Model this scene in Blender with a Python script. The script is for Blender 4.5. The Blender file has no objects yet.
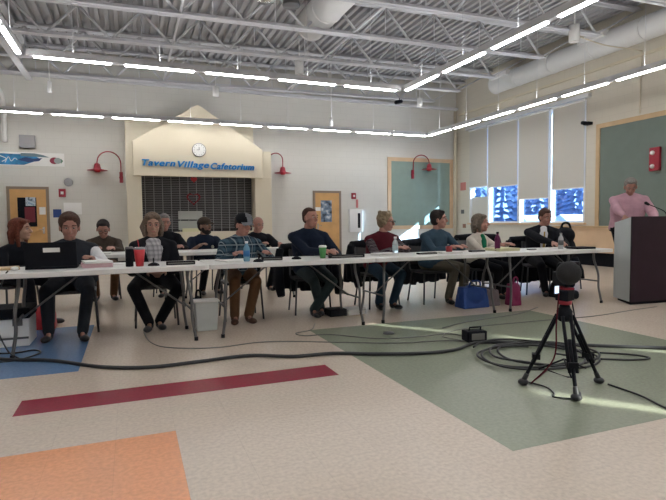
import bpy, bmesh, math, random
from mathutils import Vector as V, Matrix, Quaternion, noise
random.seed(7)
C = bpy.context.scene.collection
PI = math.pi
# ------------------------------------------------------------------ materials
def mat(name, col, rough=0.6, metal=0.0, var=0.0, vscale=8.0, bump=0.0, bscale=60.0, spec=0.5, emit=0.0, sheen=0.0, trans=0.0, alpha=1.0):
    m = bpy.data.materials.new(name); m.use_nodes = True
    nt = m.node_tree; b = nt.nodes['Principled BSDF']
    b.inputs['Base Color'].default_value = (*col, 1); b.inputs['Roughness'].default_value = rough
    b.inputs['Metallic'].default_value = metal; b.inputs['Specular IOR Level'].default_value = spec
    b.inputs['Sheen Weight'].default_value = sheen; b.inputs['Transmission Weight'].default_value = trans
    b.inputs['Alpha'].default_value = alpha
    if emit: b.inputs['Emission Color'].default_value = (*col, 1); b.inputs['Emission Strength'].default_value = emit
    tc = nt.nodes.new('ShaderNodeTexCoord')
    if var:
        n = nt.nodes.new('ShaderNodeTexNoise'); n.inputs['Scale'].default_value = vscale; n.inputs['Detail'].default_value = 4
        r = nt.nodes.new('ShaderNodeValToRGB')
        r.color_ramp.elements[0].position = .3; r.color_ramp.elements[1].position = .7
        r.color_ramp.elements[0].color = (*[c*(1-var) for c in col], 1)
        r.color_ramp.elements[1].color = (*[min(1, c*(1+var)) for c in col], 1)
        nt.links.new(tc.outputs['Object'], n.inputs['Vector']); nt.links.new(n.outputs['Fac'], r.inputs['Fac'])
        nt.links.new(r.outputs['Color'], b.inputs['Base Color'])
    if bump:
        n = nt.nodes.new('ShaderNodeTexNoise'); n.inputs['Scale'].default_value = bscale; n.inputs['Detail'].default_value = 3
        bp = nt.nodes.new('ShaderNodeBump'); bp.inputs['Strength'].default_value = bump; bp.inputs['Distance'].default_value = .01
        nt.links.new(tc.outputs['Object'], n.inputs['Vector']); nt.links.new(n.outputs['Fac'], bp.inputs['Height'])
        nt.links.new(bp.outputs['Normal'], b.inputs['Normal'])
    return m
def nodes(m): return m.node_tree.nodes, m.node_tree.links, m.node_tree.nodes['Principled BSDF']
def fabric(name, col, var=.12): return mat(name, col, .9, var=var, vscale=9, bump=.5, bscale=22, spec=.2, sheen=.03)
def glow(name, col, s):
    m = bpy.data.materials.new(name); m.use_nodes = True; nt = m.node_tree
    nt.nodes.clear(); e = nt.nodes.new('ShaderNodeEmission'); o = nt.nodes.new('ShaderNodeOutputMaterial')
    e.inputs['Color'].default_value = (*col, 1); e.inputs['Strength'].default_value = s
    nt.links.new(e.outputs[0], o.inputs[0]); return m
def math_node(nt, op, a, b=None):
    n = nt.nodes.new('ShaderNodeMath'); n.operation = op
    for i, x in enumerate((a, b)):
        if x is None: continue
        if isinstance(x, (int, float)): n.inputs[i].default_value = x
        else: nt.links.new(x, n.inputs[i])
    return n.outputs[0]
def block_wall(name, col, axis):
    m = mat(name, col, .75, spec=.3); ns, lk, b = nodes(m); nt = m.node_tree
    g = ns.new('ShaderNodeNewGeometry'); s = ns.new('ShaderNodeSeparateXYZ'); c = ns.new('ShaderNodeCombineXYZ')
    lk.new(g.outputs['Position'], s.inputs[0]); lk.new(s.outputs[axis], c.inputs[0]); lk.new(s.outputs[2], c.inputs[1])
    br = ns.new('ShaderNodeTexBrick'); br.inputs['Scale'].default_value = 1
    br.inputs['Brick Width'].default_value = .406; br.inputs['Row Height'].default_value = .203; br.inputs['Mortar Size'].default_value = .006
    br.inputs['Color1'].default_value = (*col, 1); br.inputs['Color2'].default_value = (*[x*.985 for x in col], 1)
    br.inputs['Mortar'].default_value = (*[x*.93 for x in col], 1)
    lk.new(c.outputs[0], br.inputs['Vector']); lk.new(br.outputs['Color'], b.inputs['Base Color'])
    return m
def plaid(name, base, a, b2, sc=1.0):
    m = mat(name, base, .9, bump=.4, bscale=20, spec=.2); ns, lk, b = nodes(m); nt = m.node_tree
    t = ns.new('ShaderNodeTexCoord'); s = ns.new('ShaderNodeSeparateXYZ'); lk.new(t.outputs['Object'], s.inputs[0])
    out = None
    def band(src, freq, th, ph=0.0):
        x = math_node(nt, 'ADD', math_node(nt, 'MULTIPLY', src, freq*sc), ph)
        return math_node(nt, 'GREATER_THAN', math_node(nt, 'SINE', x), th)
    d = math_node(nt, 'ADD', s.outputs[0], s.outputs[1])
    h1, v1 = band(s.outputs[2], 62, .35), band(d, 62, .35)
    h2, v2 = band(s.outputs[2], 62, .93, 3.0), band(d, 62, .93, 3.0)
    m1 = ns.new('ShaderNodeMix'); m1.data_type = 'RGBA'; m1.inputs[6].default_value = (*base, 1); m1.inputs[7].default_value = (*a, 1)
    lk.new(math_node(nt, 'MULTIPLY', math_node(nt, 'ADD', h1, v1), .5), m1.inputs[0])
    m2 = ns.new('ShaderNodeMix'); m2.data_type = 'RGBA'; lk.new(m1.outputs[2], m2.inputs[6]); m2.inputs[7].default_value = (*b2, 1)
    mx = math_node(nt, 'MAXIMUM', h2, v2); lk.new(math_node(nt, 'MULTIPLY', mx, .55), m2.inputs[0])
    lk.new(m2.outputs[2], b.inputs['Base Color']); return m

M = {}
M['white_paint'] = mat('white_paint', (.72, .72, .71), .5)
M['steel_paint'] = mat('steel_paint', (.66, .67, .70), .45, var=.05, vscale=3)
M['deck_paint'] = mat('deck_paint', (.45, .45, .47), .6)
M['grey_plate'] = mat('grey_plate', (.30, .30, .31), .5)
M['duct'] = mat('duct_paint', (.78, .78, .77), .5, var=.03, vscale=2)
M['black'] = mat('black_plastic', (.015, .015, .017), .45)
M['black_matte'] = mat('black_foam', (.02, .02, .022), .95, bump=.6, bscale=200)
M['rubber'] = mat('cable_rubber', (.02, .022, .026), .5)
M['grey_cable'] = mat('grey_cable', (.16, .16, .15), .5)
M['leg_metal'] = mat('table_leg_grey', (.13, .13, .135), .4, .4)
M['chair_metal'] = mat('chair_leg_dark', (.06, .06, .065), .4, .6)
M['table_top'] = mat('table_top_offwhite', (.74, .74, .73), .38, var=.03, vscale=5)
M['seat'] = mat('chair_black_plastic', (.03, .03, .035), .5)
M['wood'] = mat('oak_wood', (.62, .36, .14), .5, var=.12, vscale=3)
M['trimwood'] = mat('tan_wood', (.56, .39, .22), .5, var=.08, vscale=3)
M['cabwood'] = mat('maple_wood', (.66, .47, .30), .5, var=.06, vscale=3)
M['door_frame'] = mat('door_frame_brown', (.25, .2, .15), .5)
M['red'] = mat('red_enamel', (.30, .012, .03), .4)
M['redplastic'] = mat('red_plastic', (.50, .025, .035), .4)
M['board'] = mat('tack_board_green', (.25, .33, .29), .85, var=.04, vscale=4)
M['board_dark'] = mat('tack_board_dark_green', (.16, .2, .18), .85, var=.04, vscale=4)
M['portal'] = mat('cream_paint', (.70, .63, .49), .7)
M['portal_side'] = mat('cream_plaster', (.68, .62, .49), .75)
M['blue_letter'] = mat('blue_letter', (.0, .20, .55), .45)
M['shade'] = mat('roller_shade_fabric', (.60, .58, .53), .9, trans=0)
M['frame_white'] = mat('window_frame_white', (.85, .85, .84), .4)
M['paper'] = mat('paper', (.82, .82, .80), .7)
M['pinkpaper'] = mat('pink_paper', (.62, .42, .45), .7)
M['yellowpaper'] = mat('yellow_paper', (.62, .60, .38), .7)
M['glassy'] = mat('clear_plastic', (.75, .82, .86), .15, alpha=.45)
M['chrome'] = mat('chrome', (.7, .7, .72), .2, 1)
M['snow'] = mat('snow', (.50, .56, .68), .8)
M['lectern'] = mat('lectern_dark_laminate', (.022, .009, .018), .5, var=.15, vscale=5, spec=.3)
M['lectern_side'] = mat('lectern_pale_side', (.56, .60, .60), .4)
M['skin'] = mat('skin', (.42, .25, .18), .55, var=.06, vscale=20)
M['skin_red'] = mat('skin_ruddy', (.38, .19, .145), .55, var=.06, vscale=20)
M['skin_dark'] = mat('skin_tan', (.22, .12, .085), .55, var=.06, vscale=20)
M['lip'] = mat('lips', (.38, .14, .12), .5)
M['eye'] = mat('eye_dark', (.03, .02, .015), .2)
M['eyewhite'] = mat('eye_white', (.32, .29, .27), .3)
M['shoe'] = mat('black_leather', (.02, .02, .022), .45)
M['brownshoe'] = mat('brown_suede', (.09, .045, .03), .85)
for n, c in dict(navy=(.008, .014, .03), black=(.007, .008, .012), charcoal=(.024, .028, .036), brown=(.14, .075, .04), denim=(.02, .045, .075),
                 khaki=(.13, .12, .095), maroon=(.085, .010, .018), blue=(.04, .075, .11), pink=(.52, .31, .37), cream=(.58, .53, .47), green=(.01, .16, .08),
                 white=(.75, .76, .78), olive=(.06, .045, .035), tan_collar=(.3, .24, .2), darkgreen=(.025, .04, .045)).items():
    M[n] = fabric('fabric_'+n, c)
M['plaid'] = plaid('plaid_flannel', (.015, .03, .05), (.06, .11, .15), (.36, .42, .44))
M['plaid_dark'] = plaid('plaid_dark', (.03, .02, .03), (.10, .08, .09), (.22, .2, .2), 1.3)
M['blouse'] = plaid('patterned_blouse', (.35, .34, .36), (.5, .5, .52), (.12, .12, .14), 2.0)
for n, c in dict(brown=(.07, .035, .025), auburn=(.13, .035, .02), grey=(.20, .19, .18), blond=(.25, .19, .12), dark=(.02, .015, .014), lightbrown=(.16, .115, .085), greybrown=(.15, .12, .095)).items():
    M['hair_'+n] = mat('hair_'+n, c, .75, var=.3, vscale=60, bump=.8, bscale=90, spec=.3)

# ------------------------------------------------------------------ mesh builder
class MB:
    def __init__(s): s.v = []; s.f = []; s.sm = []
    def add(s, vs, fs, smooth=False):
        o = len(s.v); s.v += [V(x) for x in vs]; s.f += [tuple(i+o for i in f) for f in fs]; s.sm += [smooth]*len(fs); return s
    def box(s, lo, hi):
        x0, y0, z0 = lo; x1, y1, z1 = hi
        return s.hexa([(x0, y0, z0), (x1, y0, z0), (x1, y1, z0), (x0, y1, z0), (x0, y0, z1), (x1, y0, z1), (x1, y1, z1), (x0, y1, z1)])
    def hexa(s, v8): return s.add(v8, [(0, 3, 2, 1), (4, 5, 6, 7), (0, 1, 5, 4), (1, 2, 6, 5), (2, 3, 7, 6), (3, 0, 4, 7)])
    def cbox(s, c, d, rot=0.0):   # centre, size, rotation about z
        c = V(c); h = V(d)/2; R = Matrix.Rotation(rot, 3, 'Z')
        return s.hexa([c + R @ V((a*h.x, b*h.y, e*h.z)) for e in (-1, 1) for a, b in ((-1, -1), (1, -1), (1, 1), (-1, 1))])
    def rbox(s, c, d, r=.01, rot=0.0, n=3):   # rounded in plan
        c = V(c); R = Matrix.Rotation(rot, 3, 'Z'); hx, hy = d[0]/2-r, d[1]/2-r; ring = []
        for k, (sx, sy) in enumerate(((1, 1), (-1, 1), (-1, -1), (1, -1))):
            for i in range(n+1):
                a = k*PI/2 + i*PI/2/n; ring.append((sx*hx + r*math.cos(a), sy*hy + r*math.sin(a)))
        N = len(ring); vs = [c + R @ V((x, y, z)) for z in (-d[2]/2, d[2]/2) for x, y in ring]
        fs = [tuple(range(N-1, -1, -1)), tuple(range(N, 2*N))] + [(i, (i+1) % N, N+(i+1) % N, N+i) for i in range(N)]
        return s.add(vs, fs)
    def prism(s, pts, d):   # polygon (world points) extruded by vector d
        d = V(d); n = len(pts); vs = [V(p) for p in pts] + [V(p)+d for p in pts]
        return s.add(vs, [tuple(range(n)), tuple(range(2*n-1, n-1, -1))] + [(i, n+i, n+(i+1) % n, (i+1) % n) for i in range(n)])
    def tube(s, pts, rs, n=8, caps=True, flat=None):
        pts = [V(p) for p in pts]
        if not isinstance(rs, (list, tuple)): rs = [rs]*len(pts)
        d0 = (pts[1]-pts[0]).normalized(); up = V((0, 0, 1)) if abs(d0.z) < .9 else V((1, 0, 0))
        u = d0.cross(up).normalized(); rings = []
        for i, p in enumerate(pts):
            d = (pts[min(i+1, len(pts)-1)] - pts[max(i-1, 0)]).normalized()
            u = (u - d*u.dot(d)).normalized(); w = d.cross(u)
            rings.append([p + u*math.cos(2*PI*k/n)*rs[i] + w*math.sin(2*PI*k/n)*rs[i]*(flat or 1) for k in range(n)])
        vs = [q for r in rings for q in r]; fs = []
        for i in range(len(pts)-1):
            for k in range(n): a = i*n+k; b = i*n+(k+1) % n; fs.append((a, b, b+n, a+n))
        if caps: fs += [tuple(range(n-1, -1, -1)), tuple(range((len(pts)-1)*n, len(pts)*n))]
        return s.add(vs, fs, True)
    def lathe(s, prof, c=(0, 0, 0), n=20, axis=(0, 0, 1)):
        q = V((0, 0, 1)).rotation_difference(V(axis)); c = V(c); vs = []; fs = []
        for r, z in prof:
            for k in range(n): vs.append(c + q @ V((r*math.cos(2*PI*k/n), r*math.sin(2*PI*k/n), z)))
        for i in range(len(prof)-1):
            for k in range(n): a = i*n+k; b = i*n+(k+1) % n; fs.append((a, b, b+n, a+n))
        fs += [tuple(range(n-1, -1, -1)), tuple(range((len(prof)-1)*n, len(prof)*n))]
        return s.add(vs, fs, True)
    def ell(s, c, r, fr=None, n=14, m=9):   # ellipsoid; fr = (x axis, y axis, z axis)
        fr = fr or (V((1, 0, 0)), V((0, 1, 0)), V((0, 0, 1))); c = V(c); vs = [c - fr[2]*r[2]]; fs = []
        for i in range(1, m):
            t = -PI/2 + PI*i/m
            for k in range(n):
                a = 2*PI*k/n; vs.append(c + fr[0]*r[0]*math.cos(t)*math.cos(a) + fr[1]*r[1]*math.cos(t)*math.sin(a) + fr[2]*r[2]*math.sin(t))
        vs.append(c + fr[2]*r[2]); L = len(vs)-1
        for k in range(n):
            fs.append((0, 1+(k+1) % n, 1+k)); fs.append((L, L-n+k, L-n+(k+1) % n))
            for i in range(m-2): a = 1+i*n+k; b = 1+i*n+(k+1) % n; fs.append((a, b, b+n, a+n))
        return s.add(vs, fs, True)
    def cap(s, p0, p1, r0, r1, n=10):   # tapered capsule
        p0, p1 = V(p0), V(p1); d = p1-p0; L = d.length or 1e-6; d = d/L; pts = []; rs = []
        for a in (90, 60, 30): pts.append(p0 - d*r0*math.sin(math.radians(a))); rs.append(max(r0*math.cos(math.radians(a)), r0*.03))
        for t in (0, .5, 1): pts.append(p0 + d*L*t); rs.append(r0+(r1-r0)*t)
        for a in (30, 60, 90): pts.append(p1 + d*r1*math.sin(math.radians(a))); rs.append(max(r1*math.cos(math.radians(a)), r1*.03))
        return s.tube(pts, rs, n)
def emp(name, loc=(0, 0, 0)):
    o = bpy.data.objects.new(name, None); C.objects.link(o); o.location = loc; return o
def tag(o, label=None, cat=None, group=None, kind=None):
    if label: o['label'] = label
    if cat: o['category'] = cat
    if group: o['group'] = group
    if kind: o['kind'] = kind
    return o
def make(name, mb, m, parent=None, loc=None, bevel=0.0, remesh=0.0, smooth_it=0):
    """verts are in world space (parents carry no rotation while building)"""
    base = V(parent_loc(parent)) if parent else V(loc or (0, 0, 0))
    me = bpy.data.meshes.new(name); me.from_pydata([tuple(v-base) for v in mb.v], [], mb.f)
    me.polygons.foreach_set('use_smooth', mb.sm); me.update()
    o = bpy.data.objects.new(name, me); C.objects.link(o)
    if parent: o.parent = parent
    else: o.location = base
    if remesh:
        r = o.modifiers.new('r', 'REMESH'); r.mode = 'VOXEL'; r.voxel_size = remesh; r.adaptivity = 0
        if smooth_it: sm = o.modifiers.new('s', 'SMOOTH'); sm.factor = .5; sm.iterations = smooth_it
        dg = bpy.context.evaluated_depsgraph_get(); dg.update()
        nm = bpy.data.meshes.new_from_object(o.evaluated_get(dg)); o.modifiers.clear(); o.data = nm
        nm.polygons.foreach_set('use_smooth', [True]*len(nm.polygons)); nm.name = name
    else:
        bm = bmesh.new(); bm.from_mesh(me); bmesh.ops.recalc_face_normals(bm, faces=bm.faces)
        if bevel:
            es = [e for e in bm.edges if len(e.link_faces) == 2 and e.calc_face_angle() > .6]
            bmesh.ops.bevel(bm, geom=es, offset=bevel, segments=2, affect='EDGES', profile=.5, clamp_overlap=True)
        bm.to_mesh(me); bm.free()
    o.data.materials.clear(); o.data.materials.append(m)
    return o
def parent_loc(p):
    l = V(p.location)
    while p.parent: p = p.parent; l += V(p.location)
    return l
def struct(name, mb, m, **k): return tag(make(name, mb, m, **k), kind='structure')
KIDS = {}
def copy_tree(o, parent=None):
    c = o.copy(); C.objects.link(c); c.parent = parent
    for ch in [x for x in C.objects if x.parent == o]: copy_tree(ch, c)
    return c
def catmull(pts, n=8):
    P = [V(p) for p in pts]; P = [P[0]*2-P[1]] + P + [P[-1]*2-P[-2]]; out = []
    for i in range(1, len(P)-2):
        for k in range(n):
            t = k/n; a, b, c, d = P[i-1:i+3]
            out.append(.5*((2*b) + (c-a)*t + (2*a-5*b+4*c-d)*t*t + (3*b-a-3*c+d)*t*t*t))
    out.append(P[-2]); return out

# ------------------------------------------------------------------ camera
F, YAW, PIT, ROL, H = 514.0, .3751, -.0548, -.01078, 1.143
f = V((math.sin(YAW)*math.cos(PIT), math.cos(YAW)*math.cos(PIT), math.sin(PIT)))
r = f.cross(V((0, 0, 1))).normalized(); u = r.cross(f)
r2 = r*math.cos(ROL)+u*math.sin(ROL); u2 = -r*math.sin(ROL)+u*math.cos(ROL)
cd = bpy.data.cameras.new('camera'); cam = bpy.data.objects.new('camera', cd); C.objects.link(cam)
cam.matrix_world = Matrix(((r2.x, u2.x, -f.x, 0), (r2.y, u2.y, -f.y, 0), (r2.z, u2.z, -f.z, H), (0, 0, 0, 1)))
cd.sensor_width = 36; cd.lens = F*36/666; cd.clip_end = 300; cd.clip_start = .05
bpy.context.scene.camera = cam

# ------------------------------------------------------------------ room shell
XW, YB = 10.97, 15.7            # right wall, back wall
XL, YF, ZT = -8.0, -9.0, 5.95
def rects_floor():
    m = mat('vinyl_floor', (.62, .55, .47), .27, spec=.5); ns, lk, b = nodes(m); nt = m.node_tree
    g = ns.new('ShaderNodeNewGeometry'); s = ns.new('ShaderNodeSeparateXYZ'); lk.new(g.outputs['Position'], s.inputs[0])
    X, Y = s.outputs[0], s.outputs[1]
    T = .3048
    # tile seams + per tile tint
    br = ns.new('ShaderNodeTexBrick'); br.offset = 0; br.squash = 1
    for k, v in (('Scale', 1), ('Brick Width', T), ('Row Height', T), ('Mortar Size', .0016)): br.inputs[k].default_value = v
    br.inputs['Color1'].default_value = (1, 1, 1, 1); br.inputs['Color2'].default_value = (.965, .965, .965, 1); br.inputs['Mortar'].default_value = (.90, .90, .90, 1)
    mp = ns.new('ShaderNodeMapping'); mp.inputs['Location'].default_value = (-.2, -2.0, 0); lk.new(g.outputs['Position'], mp.inputs[0]); lk.new(mp.outputs[0], br.inputs['Vector'])
    nz = ns.new('ShaderNodeTexNoise'); nz.inputs['Scale'].default_value = 45; nz.inputs['Detail'].default_value = 5; lk.new(g.outputs['Position'], nz.inputs['Vector'])
    rp = ns.new('ShaderNodeValToRGB'); rp.color_ramp.elements[0].color = (.9, .9, .9, 1); rp.color_ramp.elements[1].color = (1.06, 1.06, 1.06, 1)
    rp.color_ramp.elements[0].position = .35; rp.color_ramp.elements[1].position = .65; lk.new(nz.outputs['Fac'], rp.inputs[0])
    cur = None; prev = (.64, .545, .455)
    for (x0, x1, y0, y1, col) in ((-.69, 1.42, 3.51, 3.81, (.27, .014, .04)), (-2.6, .2, -1.0, 2.91, (.78, .34, .16)),
                                  (1.73, 4.66, 1.99, 5.11, (.27, .30, .225)), (-3.0, -.41, 4.41, 6.4, (.14, .25, .44))):
        k = math_node(nt, 'MULTIPLY', math_node(nt, 'MULTIPLY', math_node(nt, 'GREATER_THAN', X, x0), math_node(nt, 'LESS_THAN', X, x1)),
                      math_node(nt, 'MULTIPLY', math_node(nt, 'GREATER_THAN', Y, y0), math_node(nt, 'LESS_THAN', Y, y1)))
        mx = ns.new('ShaderNodeMix'); mx.data_type = 'RGBA'; lk.new(k, mx.inputs[0]); mx.inputs[7].default_value = (*col, 1)
        if cur is None: mx.inputs[6].default_value = (*prev, 1)
        else: lk.new(cur, mx.inputs[6])
        cur = mx.outputs[2]
    for o in (br.outputs['Color'], rp.outputs[0]):
        mu = ns.new('ShaderNodeMix'); mu.data_type = 'RGBA'; mu.blend_type = 'MULTIPLY'; mu.inputs[0].default_value = 1
        lk.new(cur, mu.inputs[6]); lk.new(o, mu.inputs[7]); cur = mu.outputs[2]
    lk.new(cur, b.inputs['Base Color'])
    n2 = ns.new('ShaderNodeTexNoise'); n2.inputs['Scale'].default_value = 3; lk.new(g.outputs['Position'], n2.inputs['Vector'])
    r2_ = ns.new('ShaderNodeMapRange'); r2_.inputs[3].default_value = .20; r2_.inputs[4].default_value = .34; lk.new(n2.outputs['Fac'], r2_.inputs[0]); b.inputs['Roughness'].default_value = .27
    return m
struct('floor', MB().box((XL, YF, -.1), (XW+.2, YB+.2, 0)), rects_floor())
wb = block_wall('painted_block_back', (.66, .65, .61), 0)
wr = block_wall('painted_block_right', (.66, .62, .53), 1)
struct('wall_back', MB().box((XL, YB, 0), (XW+.2, YB+.2, ZT+.2)), wb)
struct('wall_left', MB().box((XL-.2, YF-.2, 0), (XL, YB+.2, ZT+.2)), wr)
struct('wall_front', MB().box((XL, YF-.2, 0), (XW+.2, YF, ZT+.2)), wb)
# right wall with a window bank and two tall slots of glass further along (they throw the streaks of sun)
W0, W1, SILL, HEAD = 10.02, 14.9, 1.05, 4.2
wm = MB()
SA, SB = (-5.36, -5.04), (-7.89, -7.53)
segs = [(YF, SB[0]), (SB[1], SA[0]), (SA[1], W0), (W1, YB)]
for a, b in segs: wm.box((XW, a, 0), (XW+.2, b, ZT+.2))
for a, b in (SA, SB): wm.box((XW, a, 0), (XW+.2, b, 2.4)); wm.box((XW, a, 5.9), (XW+.2, b, ZT+.2))
wm.box((XW, W0, 0), (XW+.2, W1, SILL)); wm.box((XW, W0, HEAD), (XW+.2, W1, ZT+.2))
struct('wall_right', wm, wr)
# corrugated roof deck, ribs run away from the viewer
dk = MB(); x = XL; vs = []; prof = []
while x < XW+.2:
    prof += [(x, 0), (x+.085, 0), (x+.10, .09), (x+.185, .09)]; x += .2
ZD = 5.82
def zr(x): return .014*x
vs = [(px, y, ZD+zr(px)+pz) for y in (YF, YB+.1) for px, pz in prof]; n = len(prof)
dk.add(vs, [(i, i+1, n+i+1, n+i) for i in range(n-1)])
struct('ceiling', dk, M['deck_paint'])
struct('trim_1', MB().box((XL, YB-.14, 5.05), (XW-.01, YB-.002, 5.13)), M['steel_paint'])

# ------------------------------------------------------------------ windows on the right wall
blueglass = bpy.data.materials.new('tinted_glass'); blueglass.use_nodes = True
nt = blueglass.node_tree; nt.nodes.clear()
tr = nt.nodes.new('ShaderNodeBsdfTransparent'); gl = nt.nodes.new('ShaderNodeBsdfGlossy'); mx = nt.nodes.new('ShaderNodeMixShader'); oo = nt.nodes.new('ShaderNodeOutputMaterial')
tr.inputs[0].default_value = (.62, .80, 1, 1); gl.inputs['Roughness'].default_value = .02; mx.inputs[0].default_value = .06
nt.links.new(tr.outputs[0], mx.inputs[1]); nt.links.new(gl.outputs[0], mx.inputs[2]); nt.links.new(mx.outputs[0], oo.inputs[0])
clearglass = blueglass.copy(); clearglass.name = 'clear_glass'
for n_ in clearglass.node_tree.nodes:
    if n_.type == 'BSDF_TRANSPARENT': n_.inputs[0].default_value = (.9, .93, .95, 1)
ys = [10.02, 11.22, 12.46, 13.88, 14.88]
bott = [1.95, 1.74, 2.19, 2.25]
for k in range(4):
    a, b = ys[k]+.0, ys[k+1]
    w = MB(); t = .05
    for (c0, c1) in (((a, SILL), (a+t, HEAD)), ((b-t, SILL), (b, HEAD)), ((a+t, SILL), (b-t, SILL+t)), ((a+t, HEAD-t), (b-t, HEAD)), ((a+t, 2.25), (b-t, 2.30))):
        w.box((XW-.015 if c1[1]-c0[1] > 1 else XW+.05, c0[0], c0[1]), (XW+.14, c1[0], c1[1]))
    wf = struct('window_%d' % (k+1), w, M['frame_white'], loc=(XW+.1, (a+b)/2, SILL))
    make('pane', MB().box((XW+.095, a+t, SILL+t), (XW+.105, b-t, HEAD-t)), blueglass, wf)
    if k == 3: make('panel', MB().box((XW+.07, a+t, SILL+t), (XW+.09, b-t, 1.93)), M['shade'], wf)
struct('trim_2', MB().box((XW-.06, W0-.05, SILL-.05), (XW+.06, W1+.05, SILL-.002)), M['cabwood'])
shl = ['off-white roller shade nearest the green board, drawn down to an open pane', 'off-white roller shade hanging lowest of the row behind the man in the suit',
       'off-white roller shade ending level above the blue pane left of the lowest shade', 'narrow off-white roller shade nearest the corner of the room']
for k in range(4):
    a, b = ys[k]+(.03 if k else .0), ys[k+1]-(.03 if k else .10)
    if k == 0: a += .02
    sh = emp('roller_blind', (XW-.03, (a+b)/2, 4.15))
    tag(sh, shl[k], 'window shade', 'roller shades on the windows')
    make('shade_cloth', MB().box((XW-.042, a, bott[k]+.03), (XW-.038, b, 4.16)), M['shade'], sh)
    make('hem_bar', MB().box((XW-.05, a, bott[k]), (XW-.03, b, bott[k]+.03)), M['frame_white'], sh)
    make('roller', MB().tube([(XW-.055, a, 4.19), (XW-.055, b, 4.19)], .035, 12), M['frame_white'], sh)
tag(make('shade_pelmet', MB().box((XW-.12, W0-.15, 4.235), (XW-.001, W1+.1, 4.33)), M['steel_paint'], loc=(XW, 12, 4.28)), 'long grey pelmet box above the row of roller shades', 'pelmet')
for k, (a, b) in enumerate((SA, SB)):
    w = struct('window_%d' % (k+5), MB().box((XW+.1, a, 2.4), (XW+.11, b, 5.9)), clearglass, loc=(XW+.1, a, 2.4))
# red baseboard / trims
struct('baseboard_back', MB().box((-1.6, YB-.02, 0), (-.12, YB-.002, .1)), M['black'])
struct('baseboard_right', MB().box((XW-.02, YF, 0), (XW-.002, YB-.03, .1)), M['redplastic'])

# outside
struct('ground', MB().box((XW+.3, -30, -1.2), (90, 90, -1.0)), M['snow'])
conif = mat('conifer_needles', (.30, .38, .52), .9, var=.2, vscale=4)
bark = mat('bark', (.08, .06, .05), .9)
tl = []
for i in range(26):
    px = 34+(i % 3)*6; py = 27+(i//3)*4.6+(i % 3)*2.2
    hh = 8+random.uniform(0, 5); tr_ = emp('conifer_tree', (px, py, -1.0))
    tag(tr_, 'tall frosted conifer of the wood outside the windows', 'tree', 'trees outside the windows')
    make('trunk', MB().tube([(px, py, -1), (px, py, 1.4)], [.22, .2], 8), bark, tr_)
    fo = MB()
    for k in range(22):
        z0 = -.2+k*hh/23; R = 2.1*(1-k/23); nn = 26
        ring = [(px+R*(.72+.28*((j % 2)+random.uniform(-.4, .4)))*math.cos(2*PI*j/nn), py+R*(.72+.28*((j % 2)+random.uniform(-.4, .4)))*math.sin(2*PI*j/nn), z0+random.uniform(-.3, .1)) for j in range(nn)]
        fo.add([(px, py, z0+hh/9)]+ring+[(px, py, z0+.3)], [(0, 1+j, 1+(j+1) % nn) for j in range(nn)]+[(nn+1, 1+(j+1) % nn, 1+j) for j in range(nn)])
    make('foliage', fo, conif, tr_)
for i, (yy, w_) in enumerate(((20.6, 1.0), (23.4, .8))):
    hs = emp('shed', (22, yy, -1)); tag(hs, ('snow-covered white shed outside behind the window nearest the board', 'small white shed seen outside behind the suited man')[i], 'shed')
    make('wall', MB().box((21, yy-w_/2, -1), (23, yy+w_/2, .9)), M['frame_white'], hs)
    make('roof', MB().prism([(20.8, yy-w_/2-.2, .9), (20.8, yy+w_/2+.2, .9), (20.8, yy, 1.4)], (2.4, 0, 0)), M['snow'], hs)

# ------------------------------------------------------------------ ceiling steel
jy = [3.5, 5.2, 6.9, 8.6, 10.25, 12.1, 13.75, 15.2]
jl = ['fourth', 'third', 'second', 'nearest', 'middle', 'fourth', 'second to last', 'rearmost']
for i, y in enumerate(jy):
    z0, z1 = 5.03, 5.72; x0, x1 = -7.9, 9.75
    j = emp('roof_joist', (0, y, z0))
    tag(j, {8.6: 'white steel roof joist crossing the top of the picture, nearest shown whole', 10.25: 'white steel roof joist crossing below the hanging duct', 12.1: 'white steel roof joist third from the back wall',
            13.75: 'white steel roof joist just above the inner row of lights', 15.2: 'white steel roof joist hard against the back wall'}.get(y, 'white steel open-web roof joist above the front of the room'), 'roof joist', 'open-web roof joists')
    def P_(x, z, dy=0): return (x, y+dy, z+zr(x))
    for nm, z, xa, xb in (('bottom_chord', z0, x0, x1), ('top_chord', z1, x0, XW)):
        c = MB()
        for s in (-1, 1):
            c.hexa([P_(xa, z, s*.012), P_(xb, z, s*.012), P_(xb, z, s*.095), P_(xa, z, s*.095), P_(xa, z+.012, s*.012), P_(xb, z+.012, s*.012), P_(xb, z+.012, s*.095), P_(xa, z+.012, s*.095)])
            c.hexa([P_(xa, z, s*.010), P_(xb, z, s*.010), P_(xb, z, s*.020), P_(xa, z, s*.020), P_(xa, z+.085, s*.010), P_(xb, z+.085, s*.010), P_(xb, z+.085, s*.020), P_(xa, z+.085, s*.020)])
        make(nm, c, M['steel_paint'], j)
    wbm = MB(); x = x0+.2; up = True
    while x < x1-.6:
        a = P_(x, z0+.03 if up else z1); b = P_(x+.62, z1 if up else z0+.03)
        wbm.tube([a, b], .027, 6)
        if up: wbm.tube([P_(x+.62, z1), P_(x+.62, z0+.03)], .013, 6)
        x += .62; up = not up
    wbm.tube([P_(x, z0+.03), P_(XW-.05, z1)], .02, 6)
    make('web', wbm, M['steel_paint'], j)
g = emp('roof_girder', (-2.35, 8, 5.0)); tag(g, 'white steel lattice girder running to the back wall at the left', 'girder')
gm = MB()
for z in (4.95, 5.7):
    gm.box((-2.42, 2, z), (-2.28, YB, z+.05))
make('chord', gm, M['steel_paint'], g)
gm = MB(); y = 4.0; up = True
while y < YB-.8:
    gm.tube([(-2.35, y, 4.98 if up else 5.7), (-2.35, y+.75, 5.7 if up else 4.98)], .03, 6); y += .75; up = not up
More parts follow.
